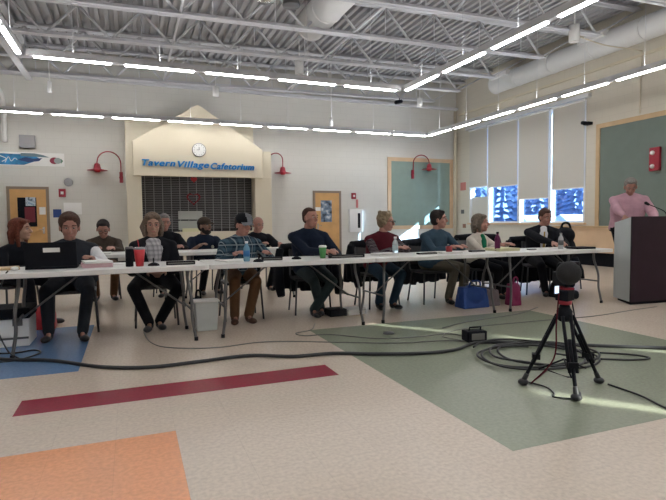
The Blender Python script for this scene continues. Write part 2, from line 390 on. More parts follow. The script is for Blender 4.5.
make('web', gm, M['steel_paint'], g)
for x_, lb in ((1.0, 'thin white bridging bar under the joists above the portal'), (4.55, 'thin grey bridging bar under the joists beside the inner light row')):
    tag(make('bridging_bar', MB().box((x_-.02, 2.0, 5.08+zr(x_)), (x_+.02, YB-.15, 5.125+zr(x_))), M['steel_paint'], loc=(x_, 8, 5.1)), lb, 'steel bar', 'bridging bars')

# ducts
def duct(name, pts, rad, label, collars):
    d = emp(name, pts[0]); tag(d, label, 'duct')
    make('duct_body', MB().tube(pts, rad, 28), M['duct'], d)
    a, b = V(pts[0]), V(pts[-1]); L = (b-a).length; k = 0
    for t in collars: make('collar', MB().tube([a+(b-a)*t, a+(b-a)*(t+.035/L)], rad+.012, 28), M['duct'], d)
    return d
d1 = duct('air_duct', [(10.58, 13.1, 5.28), (10.58, -3.4, 5.28)], .26, 'long round white air duct running along the top of the window wall', [0, .06, .14, .22, .30, .38])
for y in (12.6, 9.3):
    make('side_vent', MB().cbox((10.36, y, 5.43), (.24, .75, .14)), M['frame_white'], d1)
duct('air_duct', [(3.85, 11.0, 5.62-.13), (3.85, -2, 5.49)], .33, 'wide grey air duct ending above the middle of the ceiling', [0, .08, .2, .35])
for (x, y, lb) in ((2.45, 9.45, 'shiny silver round fixture at the top of the ceiling left of the duct'), (2.95, 9.5, 'dark round fixture beside the wide ceiling duct')):
    hb = emp('high_bay_lamp', (x, y, 5.2)); tag(hb, lb, 'ceiling lamp')
    make('reflector', MB().lathe([(.16, 0), (.17, .02), (.13, .18), (.06, .26)], (x, y, 5.2)), M['chrome'] if x < 2.6 else M['leg_metal'], hb)
    make('stem', MB().tube([(x, y, 5.44), (x, y, ZD+.03)], .02), M['steel_paint'], hb)
# cylinder downlights
for (x, y, z, lb) in ((8.92, 8.5, 4.92, 'white cylinder pendant in front of the window wall duct'), (8.75, 14.5, 4.80, 'white cylinder pendant in the corner above the back board'), (4.05, 12.45, 4.82, 'white cylinder pendant below the ceiling duct'),
                     (2.3, 14.5, 4.62, 'white cylinder pendant above the cafeteria gable'), (5.75, 14.62, 4.0, 'small white cylinder hanging just above the light row left of the back board'), (-1.75, 14.6, 4.42, 'small white cylinder pendant above the banner')):
    cl = emp('cylinder_pendant', (x, y, z)); tag(cl, lb, 'pendant light', 'cylinder pendants')
    rr = .05 if y > 14.55 else .085 if y > 14 else .11; hh = .34 if y < 14 else .26
    make('lamp_shade', MB().lathe([(rr*.8, .02), (rr*.8, 0), (rr, 0), (rr, hh), (rr*.3, hh+.02)], (x, y, z)), M['frame_white'], cl)
    make('stem', MB().tube([(x, y, z+hh+.02), (x, y, ZD+zr(x)+.02)], .012, 6), M['frame_white'], cl)

# linear pendants (rows form two nested rectangles)
lens = glow('lamp_diffuser', (1, .985, .965), 22.0)
up_glow = glow('added_up_glow', (.97, .98, 1), 13.0)  # unseen glow added on top of the housings to brighten the ceiling
ZL = 3.85
lm_bright = 9.0
def linear(x, y, d, L, where, k):
    """centre x,y; d = 'X' or 'Y'"""
    o = emp('linear_pendant_light', (x, y, ZL))
    tag(o, 'slim linear ceiling light with white diffuser, %s' % where, 'linear light', 'linear pendants: '+where)
    def bx(l, w, z0, z1): return MB().box((x-(l if d == 'X' else w)/2, y-(w if d == 'X' else l)/2, z0), (x+(l if d == 'X' else w)/2, y+(w if d == 'X' else l)/2, z1))
    make('housing', bx(L-.004, .09, ZL+.012, ZL+.12), M['steel_paint'], o)
    make('diffuser', bx(1.14, .06, ZL-.008, ZL+.012), lens, o)
    make('added_uplight', bx(1.2, .06, ZL+.115, ZL+.1205), up_glow, o)
    cb = MB()
    cb.tube([(x, y, ZL+.12), (x, y, ZD+zr(x)+.02)], .004, 5)
    make('hanger_cable', cb, M['steel_paint'], o)
P = 1.362
for k in range(9):
    x = -1.125-1.362*2+P*k
    if x < 8.4: linear(x, 14.4, 'X', P, 'in the long row along the back wall', k)
linear(8.34, 14.4, 'X', 1.19, 'in the long row along the back wall', 9)
for k in range(13): linear(8.98, 13.72-P*k, 'Y', P, 'in the long row along the window wall', k)
for k in range(5): linear(-.79+P*k+.0, 9.62, 'X', P, 'in the nearer row parallel to the back wall', k)
for k in range(8): linear(5.43, 8.94-P*k, 'Y', P, 'in the row running overhead at the upper right', k)
for k in range(8): linear(-1.56, 8.94-P*k, 'Y', P, 'in the row cut by the upper left edge', k)

for k in range(5):  # out-of-view rows added to brighten the foreground floor
    for yy in (1.2, -3.3, -6.0): linear(-.79+P*k, yy, 'X', P, 'in added unseen rows above and behind the viewer', k)

# ------------------------------------------------------------------ conduit / cabling on right wall
tag(make('wall_conduit', MB().tube(catmull([(8.9, 8.55, 5.1), (9.8, 8.5, 4.95), (10.85, 8.5, 4.95), (10.93, 8.5, 4.8), (10.93, 8.5, 3.55)], 6), .014, 8), M['portal_side'], loc=(10.9, 8.5, 3.6)), 'thin cream conduit dropping to the top of the large board', 'conduit')
tag(make('wall_conduit', MB().tube([(10.94, 14.6, 4.6), (10.94, 9.6, 4.6), (10.94, 9.6, 4.38)], .016, 8), M['portal_side'], loc=(10.9, 12, 4.6)), 'cream conduit running level above the roller shades', 'conduit')
struct('trim_3', MB().box((XW-.05, YF, 4.83), (XW-.002, YB-.2, 4.89)), M['portal_side'])
tag(make('downpipe', MB().tube([(XW-.12, YB-.12, 0), (XW-.12, YB-.12, 5.0)], .05, 10), M['portal_side'], loc=(XW-.12, YB-.12, 0)), 'cream corner pipe rising beside the far windows', 'pipe')
tag(make('wall_pipe', MB().tube(catmull([(-2.95, YB-.1, 3.3), (-2.95, YB-.1, 4.3), (-3.1, YB-.1, 4.7), (-3.6, YB-.1, 4.85)], 6), .06, 10), M['frame_white'], loc=(-3, 15.6, 3.4)), 'thick white pipe bending away at the left of the back wall', 'pipe')

# ------------------------------------------------------------------ doors in back wall
def door(n, x0, x1, zt, label):
    fr = MB(); t = .07
    fr.box((x0, YB-.05, 0), (x0+t, YB-.001, zt)); fr.box((x1-t, YB-.05, 0), (x1, YB-.001, zt)); fr.box((x0+t, YB-.05, zt-t), (x1-t, YB-.001, zt))
    d = struct('door_%d' % n, fr, M['door_frame'], loc=(x0, YB, 0))
    make('door_leaf', MB().box((x0+t, YB-.035, .01), (x1-t, YB-.002, zt-t)), M['wood'], d)
    h = MB().cbox((x1-t-.08 if n == 1 else x0+t+.08, YB-.045, 1.0), (.05, .02, .18)).tube([(x1-t-.08 if n == 1 else x0+t+.08, YB-.07, 1.02), (x1-t-.2 if n == 1 else x0+t+.2, YB-.07, 1.02)], .011, 8)
    make('door_handle', h, M['chrome'], d)
    return d
d = door(1, -2.98, -2.0, 2.16, '')
make('glazing', MB().box((-2.74, YB-.04, 1.1), (-2.30, YB-.036, 1.87)), M['black'], d)
d = door(2, 5.5, 6.47, 2.15, '')
def flat(name, x0, x1, z0, z1, m, label, cat, y=YB, t=.006, group=None, parent=None):
    o = make(name, MB().box((x0, y-t, z0), (x1, y-.001 if y == YB else y, z1)), m, loc=((x0+x1)/2, y, z0) if not parent else None, parent=parent)
    if not parent: tag(o, label, cat, group)
    return o
def image_mat(name, seed, cols, scale=3.0):
    m = mat(name, cols[0], .5); ns, lk, b = nodes(m)
    t = ns.new('ShaderNodeTexCoord'); n = ns.new('ShaderNodeTexNoise'); n.inputs['Scale'].default_value = scale; n.inputs['Detail'].default_value = 2; n.noise_dimensions = '4D'; n.inputs['W'].default_value = seed
    rr = ns.new('ShaderNodeValToRGB'); rr.color_ramp.interpolation = 'EASE'
    e = rr.color_ramp.elements; e[0].position = .32; e[0].color = (*cols[0], 1); e[1].position = .66; e[1].color = (*cols[-1], 1)
    for k, c in enumerate(cols[1:-1]): x = e.new(.32+.34*(k+1)/(len(cols)-1)); x.color = (*c, 1)
    lk.new(t.outputs['Object'], n.inputs[0]); lk.new(n.outputs['Fac'], rr.inputs[0]); lk.new(rr.outputs[0], b.inputs['Base Color']); return m
flat('door_poster', -2.55, -2.32, 1.65, 1.88, image_mat('snowy_poster', 3, [(.1, .25, .4), (.5, .6, .7), (.1, .15, .2)], 9), 'small blue picture poster at the top of the left door glass', 'poster', y=YB-.041, t=.003)
flat('door_poster', -2.58, -2.34, 1.22, 1.62, mat('red_poster', (.16, .015, .03), .5), 'dark red poster on the glass of the left door', 'poster', y=YB-.041, t=.003)
flat('paper_notice', -2.24, -2.09, 1.42, 1.62, M['paper'], 'white paper notice on the left door beside its glass', 'notice', y=YB-.036, t=.003)
flat('door_poster', 5.76, 6.14, 1.14, 1.84, image_mat('portrait_poster', 8, [(.02, .03, .05), (.15, .22, .32), (.7, .75, .8)], 5), 'dark blue and white picture poster on the right door', 'poster', y=YB-.036, t=.004)
flat('paper_notice', 5.56, 5.75, 1.50, 1.62, M['paper'], 'small white notice left of the poster on the right door', 'notice', y=YB-.036, t=.003)

# ------------------------------------------------------------------ cafeteria portal
pt = emp('cafeteria_portal', (1.9, 15.2, 0)); tag(pt, 'cream cafeteria serving portal with a gabled front and two columns', 'portal')
make('column', MB().box((-.06, 15.08, 0), (.33, YB-.001, 2.5)), M['portal_side'], pt, bevel=.01)
make('column', MB().box((3.48, 15.08, 0), (3.98, YB-.001, 2.5)), M['portal_side'], pt, bevel=.01)
make('upper_box', MB().box((-.06, 15.08, 2.5), (3.98, YB-.001, 3.25)).box((-.06, 15.3, 3.25), (3.5, YB-.001, 4.12)), M['portal_side'], pt)
gable = [(.12, 14.98, 2.45), (3.70, 14.98, 2.45), (3.70, 14.98, 3.28), (1.95, 14.98, 4.42), (1.86, 14.98, 4.46), (1.77, 14.98, 4.42), (.12, 14.98, 3.38)]
make('gable_front', MB().prism(gable, (0, .099, 0)), M['portal'], pt, bevel=.012)
# rolling grille
gr = emp('rolling_grille', (1.9, 15.45, 0)); tag(gr, 'dark roll-down grille closing the cafeteria opening under the gable', 'grille')
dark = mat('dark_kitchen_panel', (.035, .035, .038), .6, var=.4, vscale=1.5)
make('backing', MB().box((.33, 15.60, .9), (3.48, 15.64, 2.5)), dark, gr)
gm = MB(); z = 1.0
while z < 2.5: gm.tube([(.34, 15.45, z), (3.47, 15.45, z)], .006, 5); z += .05
make('bar', gm, M['grey_plate'], gr)['kind'] = 'stuff'
gm = MB(); x = .42
while x < 3.47: gm.box((x-.008, 15.438, .9), (x+.008, 15.462, 2.5)); x += .235
make('upright', gm, M['grey_plate'], gr)['kind'] = 'stuff'
struct('trim_4', MB().box((.33, 15.2, 0), (3.48, 15.66, .9)), M['portal_side'])
for (x0, x1, z0, z1, lb) in ((1.30, 1.98, 1.06+.2, 1.50, 'upper pale sheet hanging on the grille'), (1.30, 1.94, .95, 1.22, 'lower pale sheet hanging on the grille')):
    flat('paper_sheet', x0, x1, z0, z1, mat('grey_paper', (.38, .40, .38), .7), lb, 'notice', y=15.43, t=.004)
flat('counter_box', 1.4, 1.9, .9, 1.0, M['yellowpaper'], 'low yellowish box on the counter ledge below the grille', 'box', y=15.4, t=.15)
hm = MB()
def heart(cx, y, cz, s):
    pts = []
    for k in range(24):
        t = 2*PI*k/24; pts.append((cx+s*.0625*16*math.sin(t)**3, y, cz+s*.0625*(13*math.cos(t)-5*math.cos(2*t)-2*math.cos(3*t)-math.cos(4*t))))
    return pts
tag(make('paper_heart', MB().prism(heart(1.72, 15.06, 2.38, .09), (0, .01, 0)), M['redplastic'], loc=(1.72, 15.06, 2.38)), 'small red paper heart at the top of the grille opening', 'decoration')
h2 = MB()
hp, hi = heart(1.74, 15.425, 1.86, .20), heart(1.74, 15.425, 1.86, .15)
for k in range(24): h2.hexa([hp[k], hp[(k+1) % 24], hi[(k+1) % 24], hi[k]]+[tuple(V(q)+V((0, .008, 0))) for q in (hp[k], hp[(k+1) % 24], hi[(k+1) % 24], hi[k])])
tag(make('heart_outline', h2, mat('dull_red', (.22, .02, .03), .6), loc=(1.74, 15.43, 1.86)), 'dull red open heart shape on the middle of the grille', 'decoration')
# lettering
def text(name, s, size, loc, rot, m, label, cat, bold=.0, shear=0.0, width=None, parent=None, ext=.02):
    cu = bpy.data.curves.new(name, 'FONT'); cu.body = s; cu.size = size; cu.extrude = ext; cu.offset = bold; cu.shear = shear; cu.align_x = 'CENTER'; cu.space_character = 1.12
    o = bpy.data.objects.new(name+'_tmp', cu); C.objects.link(o)
    dg = bpy.context.evaluated_depsgraph_get(); dg.update(); me = bpy.data.meshes.new_from_object(o.evaluated_get(dg)); C.objects.unlink(o); bpy.data.objects.remove(o)
    xs = [v.co.x for v in me.vertices]; w = max(xs)-min(xs); k = (width/w) if width else 1
    R = Matrix.Rotation(rot, 4, 'Z') @ Matrix.Rotation(PI/2, 4, 'X') @ Matrix.Diagonal((k, 1, 1, 1)); me.transform(R)
    b_ = MB(); vv = [v.co.copy() for v in me.vertices]; ff = [tuple(q.vertices) for q in me.polygons]
    for dx, dz, dy in ((-.009, 0, 0), (0, .005, .0012), (.009, 0, .0006), (0, -.005, .0018)): b_.add([v+V((dx, dy, dz)) for v in vv], ff)
    me = bpy.data.meshes.new(name); me.from_pydata([tuple(v) for v in b_.v], [], b_.f)
    ob = bpy.data.objects.new(name, me); C.objects.link(ob); me.materials.clear(); me.materials.append(m)
    if parent: ob.parent = parent; ob.location = V(loc)-parent_loc(parent)
    else: ob.location = loc; tag(ob, label, cat)
    return ob
sg = emp('sign_lettering', (1.87, 14.96, 2.66)); tag(sg, 'blue italic raised letters reading Tavern Village Cafetorium on the gable', 'sign')
for wd, xc, zz, ww in (('Tavern', .76, 2.73, .86), ('Village', 1.68, 2.71, .84), ('Cafetorium', 2.79, 2.685, 1.24)):
    text('word', wd, .235, (xc, 14.955, zz), 0, M['blue_letter'], '', '', bold=.002, shear=.25, width=ww, parent=sg)
ck = emp('wall_clock', (1.87, 14.97, 3.2)); tag(ck, 'round white wall clock with dark rim on the gable', 'clock')
make('rim', MB().lathe([(.185, 0), (.192, .012), (.192, .04), (.185, .045), (.178, .037)], (1.87, 14.978, 3.2), 32, (0, -1, 0)), M['leg_metal'], ck)
make('dial', MB().prism([(1.87+.178*math.cos(k*PI/16), 14.978, 3.2+.178*math.sin(k*PI/16)) for k in range(32)], (0, -.0395, 0)), M['paper'], ck)
hd = MB().cbox((1.87, 14.933, 3.24), (.012, .006, .09))
make('hand', hd, M['black'], ck)
make('hand', MB().box((1.80, 14.930, 3.195), (1.88, 14.934, 3.205)), M['black'], ck)
mk = MB()
for k in range(12): a = k*PI/6; mk.cbox((1.87+.14*math.sin(a), 14.938, 3.2+.14*math.cos(a)), (.01, .004, .022))
make('hour_marks', mk, M['black'], ck)

# gooseneck lamps
def goose(x, y, z, nx, ny, reach, label, drop=.08):
    """(x,y) wall mount, direction (nx,ny) of the arm"""
    g = emp('gooseneck_lamp', (x, y, z)); tag(g, label, 'wall lamp', 'red gooseneck lamps')
    d = V((nx, ny, 0)).normalized(); b = V((x, y, z))
    make('wall_plate', MB().lathe([(.055, 0), (.055, .03)], b, 12, (0, -1, 0)).cbox(b+V((0, -.02, 0)), (.09, .035, .3)), M['red'], g)
    pts = [b+V((0, -.05, .0)), b+V((0, -.06, .35))]
    for k in range(9):
        t = PI*k/8; pts.append(b+V((0, -.06, .38)) + d*(reach/2)*(1-math.cos(t)) + V((0, 0, reach*.5*math.sin(t))))
    e = pts[-1]; pts.append(e+V((0, 0, -drop)))
    make('arm', MB().tube(catmull(pts, 4), .016, 8), M['red'], g)
    e = pts[-1]
    make('lamp_shade', MB().lathe([(.03, .06), (.07, .03), (.085, -.05), (.10, -.10), (.26, -.135), (.26, -.145), (.10, -.125), (.07, -.06), (.02, 0)], e, 24), M['red'], g)
    make('bulb_guard', MB().lathe([(.08, -.12), (.09, -.16), (.05, -.19)], e, 14), M['redplastic'], g)
goose(-.19, YB, 2.45, -1, -.3, .62, 'red gooseneck wall lamp left of the cafeteria gable')
goose(4.05, YB, 2.68, 1, -.5, .44, 'red gooseneck wall lamp right of the cafeteria gable', .26)
goose(9.15, YB-.05, 2.75, 1, -.35, .55, 'red gooseneck wall lamp over the green board on the back wall')

# back wall bits
def frame_board(name, pts4, th, fw, face_m, fr_m, label, cat, normal):
    """pts: (x0,x1,z0,z1) on back wall or (y0,y1,..) on right wall"""
    a0, a1, z0, z1 = pts4
    def B(u0, v0, u1, v1, d0, d1): return ((u0, YB-d1, v0), (u1, YB-d0, v1)) if normal == 'Y' else ((XW-d1, u0, v0), (XW-d0, u1, v1))
    o = emp(name, (a0, YB, z0) if normal == 'Y' else (XW, a0, z0)); tag(o, label, cat)
    make('board_face', MB().box(*B(a0+fw, z0+fw, a1-fw, z1-fw, .001, .02)), face_m, o)
    fr = MB().box(*B(a0, z0, a0+fw, z1, .001, th)).box(*B(a1-fw, z0, a1, z1, .001, th)).box(*B(a0+fw, z0, a1-fw, z0+fw, .001, th)).box(*B(a0+fw, z1-fw, a1-fw, z1, .001, th))
    make('frame', fr, fr_m, o); return o
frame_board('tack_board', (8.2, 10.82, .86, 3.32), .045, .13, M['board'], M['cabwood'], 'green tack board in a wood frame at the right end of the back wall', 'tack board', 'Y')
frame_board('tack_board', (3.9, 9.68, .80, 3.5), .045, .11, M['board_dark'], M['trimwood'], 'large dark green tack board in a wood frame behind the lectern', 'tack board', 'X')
flat('wall_speaker', -2.63, -2.27, 3.17, 3.50, M['grey_plate'], 'square grey wall speaker above the banner', 'speaker', t=.1)
tag(make('wall_vent', MB().lathe([(.11, 0), (.11, .03), (.09, .035)], (-1.52, YB-.001, 2.29), 20, (0, -1, 0)), M['grey_plate'], loc=(-1.52, YB, 2.29)), 'round grey wall disc right of the banner', 'vent')
def strobe(x, z, w, h, label):
    o = emp('fire_strobe', (x, YB, z)); tag(o, label, 'fire alarm')
    make('case', MB().box((x-w/2, YB-.05, z-h/2), (x+w/2, YB-.001, z+h/2)), M['red'], o, bevel=.005)
    make('lamp', MB().box((x-w/5, YB-.07, z-h/6), (x+w/5, YB-.051, z+h/6)), M['frame_white'], o)
strobe(-1.68, 2.0, .17, .22, 'red fire strobe on the wall right of the left door')
strobe(6.93, 1.99, .15, .2, 'red fire strobe above the extinguisher cabinet')
flat('wall_sign', -1.92, -1.72, 1.34, 1.56, mat('blue_sign', (.02, .06, .22), .5), 'small dark blue square sign right of the left door', 'sign')
ws = flat('wall_mounted_whiteboard', -1.66, -1.22, 1.42, 1.74, M['frame_white'], 'small white framed board on the wall above the seated men', 'whiteboard', t=.02)
ex = emp('extinguisher_cabinet', (7.0, YB, .8)); tag(ex, 'white fire extinguisher cabinet on the wall right of the right door', 'cabinet')
make('case', MB().box((6.74, YB-.12, .8), (7.22, YB-.001, 1.55)), M['frame_white'], ex, bevel=.008)
make('window_slot', MB().box((7.03, YB-.126, .93), (7.12, YB-.1201, 1.42)), M['black'], ex)
flat('alarm_tag', 7.02, 7.10, 1.60, 1.88, mat('pale_red', (.6, .2, .2), .6), 'narrow pale red strip above the extinguisher cabinet', 'sign')
bn = image_mat('banner_print', 1, [(.02, .12, .35), (.03, .3, .6), (.75, .8, .85)], 2.2)
ban = emp('banner', (-2.4, YB, 2.7)); tag(ban, 'long blue and white school banner above the left door', 'banner')
make('banner_cloth', MB().box((-4.6, YB-.012, 2.71), (-1.6, YB-.004, 3.06)), M['paper'], ban)
def bpoly(pts, m, nm='printed_shape', y=.014): make(nm, MB().prism([(x, YB-y, z) for x, z in pts], (0, .002, 0)), m, ban)
bb = mat('banner_blue', (.03, .22, .46), .6, var=.5, vscale=5); bd = mat('banner_dark_blue', (.02, .05, .16), .6); bgx = mat('banner_green_grey', (.14, .22, .26), .6)
bpoly([(-4.6, 2.73), (-2.55, 2.73), (-2.3, 2.83), (-2.2, 2.92), (-2.35, 3.0), (-4.6, 3.05)], bb)
bpoly([(-2.62, 3.04), (-2.62, 2.96), (-1.95, 2.94), (-2.1, 3.0), (-2.3, 3.04)], bgx, y=.0165)
bpoly([(-2.7, 2.86), (-2.45, 2.80), (-2.2, 2.84), (-2.12, 2.92), (-2.35, 2.90), (-2.5, 2.93)], bd, y=.0165)
bpoly([(-1.84+.11*math.cos(t*PI/8), 2.86+.09*math.sin(t*PI/8)) for t in range(16)], mat('banner_crest', (.25, .03, .06), .6), 'crest')
bpoly([(-1.76+.09*math.cos(t*PI/8), 2.86+.08*math.sin(t*PI/8)) for t in range(16)], mat('banner_crest_grey', (.28, .34, .33), .6), 'crest', .0165)
bpoly([(-1.68, 2.92), (-1.63, 2.86), (-1.68, 2.79), (-1.71, 2.85)], mat('banner_crest_green', (.05, .2, .1), .6), 'crest')
sq = MB(); sq.tube(catmull([(-3.1, YB-.02, 2.96), (-2.95, YB-.02, 2.88), (-3.05, YB-.02, 2.8)], 5), .012, 6)
sq.tube(catmull([(-2.98, YB-.02, 2.78), (-2.9, YB-.02, 2.93), (-2.84, YB-.02, 2.82), (-2.76, YB-.02, 2.9), (-2.7, YB-.02, 2.86)], 5), .009, 6)
make('script_lettering', sq, M['paper'], ban)
for (x, z) in ((6.0-.45, 2.88), (5.55, 2.2)):
    pass
# right wall bits
rs = emp('fire_horn_strobe', (XW-.02, 8.1, 2.45)); tag(rs, 'large red fire horn and strobe mounted on the dark green board', 'fire alarm')
make('case', MB().box((XW-.10, 7.97, 2.2), (XW-.021, 8.21, 2.72)), M['red'], rs, bevel=.012)
for z in (2.60, 2.30): make('lamp', MB().lathe([(.05, 0), (.045, .03), (.02, .045)], (XW-.10, 8.12, z), 14, (-1, 0, 0)), M['frame_white'], rs)
tag(make('wall_mounted_camera', MB().box((XW-.16, 9.82, 3.53), (XW-.001, 9.98, 3.60)).tube([(XW-.28, 9.9, 3.57), (XW-.13, 9.9, 3.57)], .045, 12), M['black'], loc=(XW, 9.9, 3.55)), 'small black camera at the upper corner of the dark green board', 'camera')
tag(make('ceiling_mounted_camera', MB().tube([(8.3, 14.9, 5.02), (8.02, 14.75, 4.93)], .06, 12).tube([(8.2, 14.84, 5.0), (8.2, 14.84, 5.1)], .015, 8), M['black'], loc=(8.2, 14.8, 5)), 'small black camera under the joist near the back corner', 'camera')
def rw_flat(name, y0, y1, z0, z1, m, label, cat, t=.02): return tag(make(name, MB().box((XW-t, y0, z0), (XW-.001, y1, z1)), m, loc=(XW, (y0+y1)/2, z0)), label, cat)
rw_flat('wall_sign', 15.1, 15.4, 2.2, 2.48, mat('pale_red_sign', (.6, .22, .2), .6), 'small pale red sign in the corner beside the windows', 'sign')
rw_flat('wall_switch', 15.2, 15.36, 1.38, 1.52, M['leg_metal'], 'dark switch plate in the corner below the pale red sign', 'switch')
rw_flat('wall_socket', 15.1, 15.26, .88, 1.02, mat('brown_plate', (.3, .15, .1), .6), 'small brown plate in the corner below the dark switch', 'socket')
# low cabinet against the right wall
cb = emp('low_cabinet', (XW-.3, 9.9, 0)); tag(cb, 'low tan wood cabinet along the window wall left of the lectern', 'cabinet')
make('body', MB().box((XW-.55, 8.35, .33), (XW-.022, 11.2, .93)), M['cabwood'], cb)
make('plinth', MB().box((XW-.40, 8.40, 0), (XW-.022, 11.15, .33)), M['black'], cb)  # black inset box stands in for the shade of the recess below
make('top', MB().box((XW-.58, 8.32, .93), (XW-.022, 11.23, .97)), M['trimwood'], cb)

# ------------------------------------------------------------------ tables
def table_proto():
    t = emp('folding_table', (0, 0, 0))
    make('tabletop', MB().rbox((0, 0, .717), (1.815, .76, .046), .05), M['table_top'], t, bevel=.006)
    for sx in (-1, 1):
        xx = sx*.74
        for sy in (-1, 1):
            y = sy*.28
            pts = catmull([(sx*.71, y*.78, .69), (sx*.715, y*.80, .58), (xx-.0*sx, y*.97, .40), (xx, y, .22), (xx+.03*sx, y*1.08, .012)], 5)
            L = make('leg', MB().tube(pts, .0145, 8), M['leg_metal'], t)
            make('foot_cap', MB().lathe([(.019, 0), (.019, .035)], (xx+.03*sx, y*1.08, 0.0), 10), M['black'], L)
        make('crossbar', MB().tube([(xx, -.275, .30), (xx, .275, .30)], .011, 8), M['leg_metal'], t)
        make('brace', MB().tube([(sx*.72, 0, .30), (sx*.22, 0, .69)], .009, 8).tube([(sx*.72, -.0, .30), (sx*.72, .01, .31)], .012), M['leg_metal'], t)
    return t
tp = table_proto()
seams = [-1.13, .70, 2.50, 4.27, 6.06]
tl = ['white folding table at the left end of the front row, holding the laptop', 'white folding table in the front row before the man in the plaid shirt', 'white folding table in the front row before the grey-haired person in maroon', 'white folding table at the right end of the front row by the lectern']
spots = [((seams[i]+seams[i+1])/2, 5.43-(.05 if i == 0 else 0), tl[i]) for i in range(4)] + [(-.3, 7.78, 'white folding table in the second row, left one'), (1.53, 7.78, 'white folding table in the second row before the officer in the cap')]
spots += [(-2.97, 5.43, 'white folding table cut off by the left edge')]
for i, (x, y, lb) in enumerate(spots[:6]):
    t = tp if i == 0 else copy_tree(tp); t.location = (x, y, 0); t.rotation_euler = (0, 0, .05 if i == 0 else 0); tag(t, lb, 'table', 'white folding tables')
# the joint caps/gap are real

# ------------------------------------------------------------------ chairs
def chair_proto():
    c = emp('stacking_chair', (0, 0, 0))
    make('seat', MB().rbox((0, 0, .435), (.44, .42, .03), .06), M['seat'], c, bevel=.008)
    bk = MB(); nn = 8; vs = []
    for (z, dy) in ((.52, .225), (.60, .235), (.72, .255), (.84, .275)):
        for s in (0, 1):
            for k in range(nn+1):
                t = -1+2*k/nn; w = .205 if z < .8 else .19; vs.append((t*w, dy+.03*(1-t*t)+s*.018-.01, z))
    q = nn+1
    fs = []
    for i in range(3):
        for k in range(nn):
            a = i*2*q+k; fs.append((a, a+1, a+1+2*q, a+2*q)); b = a+q; fs.append((b, b+2*q, b+1+2*q, b+1))
        for e in (0, nn): a = i*2*q+e; fs.append((a, a+2*q, a+3*q, a+q))
    for i in (0, 3):
        for k in range(nn): a = i*2*q+k; fs.append((a, a+1, a+1+q, a+q))
    bk.add(vs, fs, True); make('backrest', bk, M['seat'], c)
    for sx in (-1, 1):
        make('leg', MB().tube([(sx*.20, -.17, .425), (sx*.225, -.20, .0)], .0115, 8), M['chair_metal'], c)
        make('leg', MB().tube([(sx*.20, .16, .425), (sx*.225, .24, .0)], .0115, 8), M['chair_metal'], c)
        make('back_frame', MB().tube([(sx*.205, .14, .415), (sx*.21, .21, .47), (sx*.205, .265, .80)], .0115, 8), M['chair_metal'], c)
    return c
cp = chair_proto(); first_chair = [True]
def chair(x, y, phi, label):
    c = cp if first_chair[0] else copy_tree(cp); first_chair[0] = False
    c.location = (x, y, 0); c.rotation_euler = (0, 0, phi); tag(c, label, 'chair', 'black stacking chairs'); return c

# ------------------------------------------------------------------ people
def ik(a, b, l1, l2, pole):
    a, b, pole = V(a), V(b), V(pole); d = b-a; L = min(d.length, (l1+l2)*.995)
    L = max(L, abs(l1-l2)+.02); dn = d.normalized(); b = a+dn*L
    x = (l1*l1-l2*l2+L*L)/(2*L); h = math.sqrt(max(l1*l1-x*x, 0)); p = (pole - dn*pole.dot(dn)).normalized()
    return a+dn*x+p*h, b
def hand(mb, wr_, d, up, side, curl=.5):
    """wr_ wrist, d direction, up = back of the hand; side +1 means the thumb lies towards +s"""
    d = V(d).normalized(); up = (V(up)-d*V(up).dot(d)).normalized(); s = d.cross(up)*side
    mb.cap(wr_, wr_+d*.03, .024, .026, 8)
    mb.ell(wr_+d*.055, (.05, .041, .016), (d, s, up), 12, 8)
    for k, (o, L) in enumerate(((.030, .070), (.010, .080), (-.011, .074), (-.030, .058))):
        b = wr_+d*.085+s*o; c = curl*(1+.1*k)
        d1 = (d*math.cos(c*.5)-up*math.sin(c*.5)+s*o*1.0).normalized(); d2 = (d*math.cos(c*1.3)-up*math.sin(c*1.3)).normalized()
        mb.cap(b, b+d1*L*.5, .0095, .009, 7); mb.cap(b+d1*L*.5, b+d1*L*.5+d2*L*.5, .009, .0075, 7)
    b = wr_+d*.025+s*.03; d1 = (d*.7+s*.65-up*.2).normalized(); d2 = (d*.95+s*.2-up*.25).normalized()
    mb.cap(b, b+d1*.035, .013, .011, 7); mb.cap(b+d1*.035, b+d1*.035+d2*.032, .011, .009, 7)

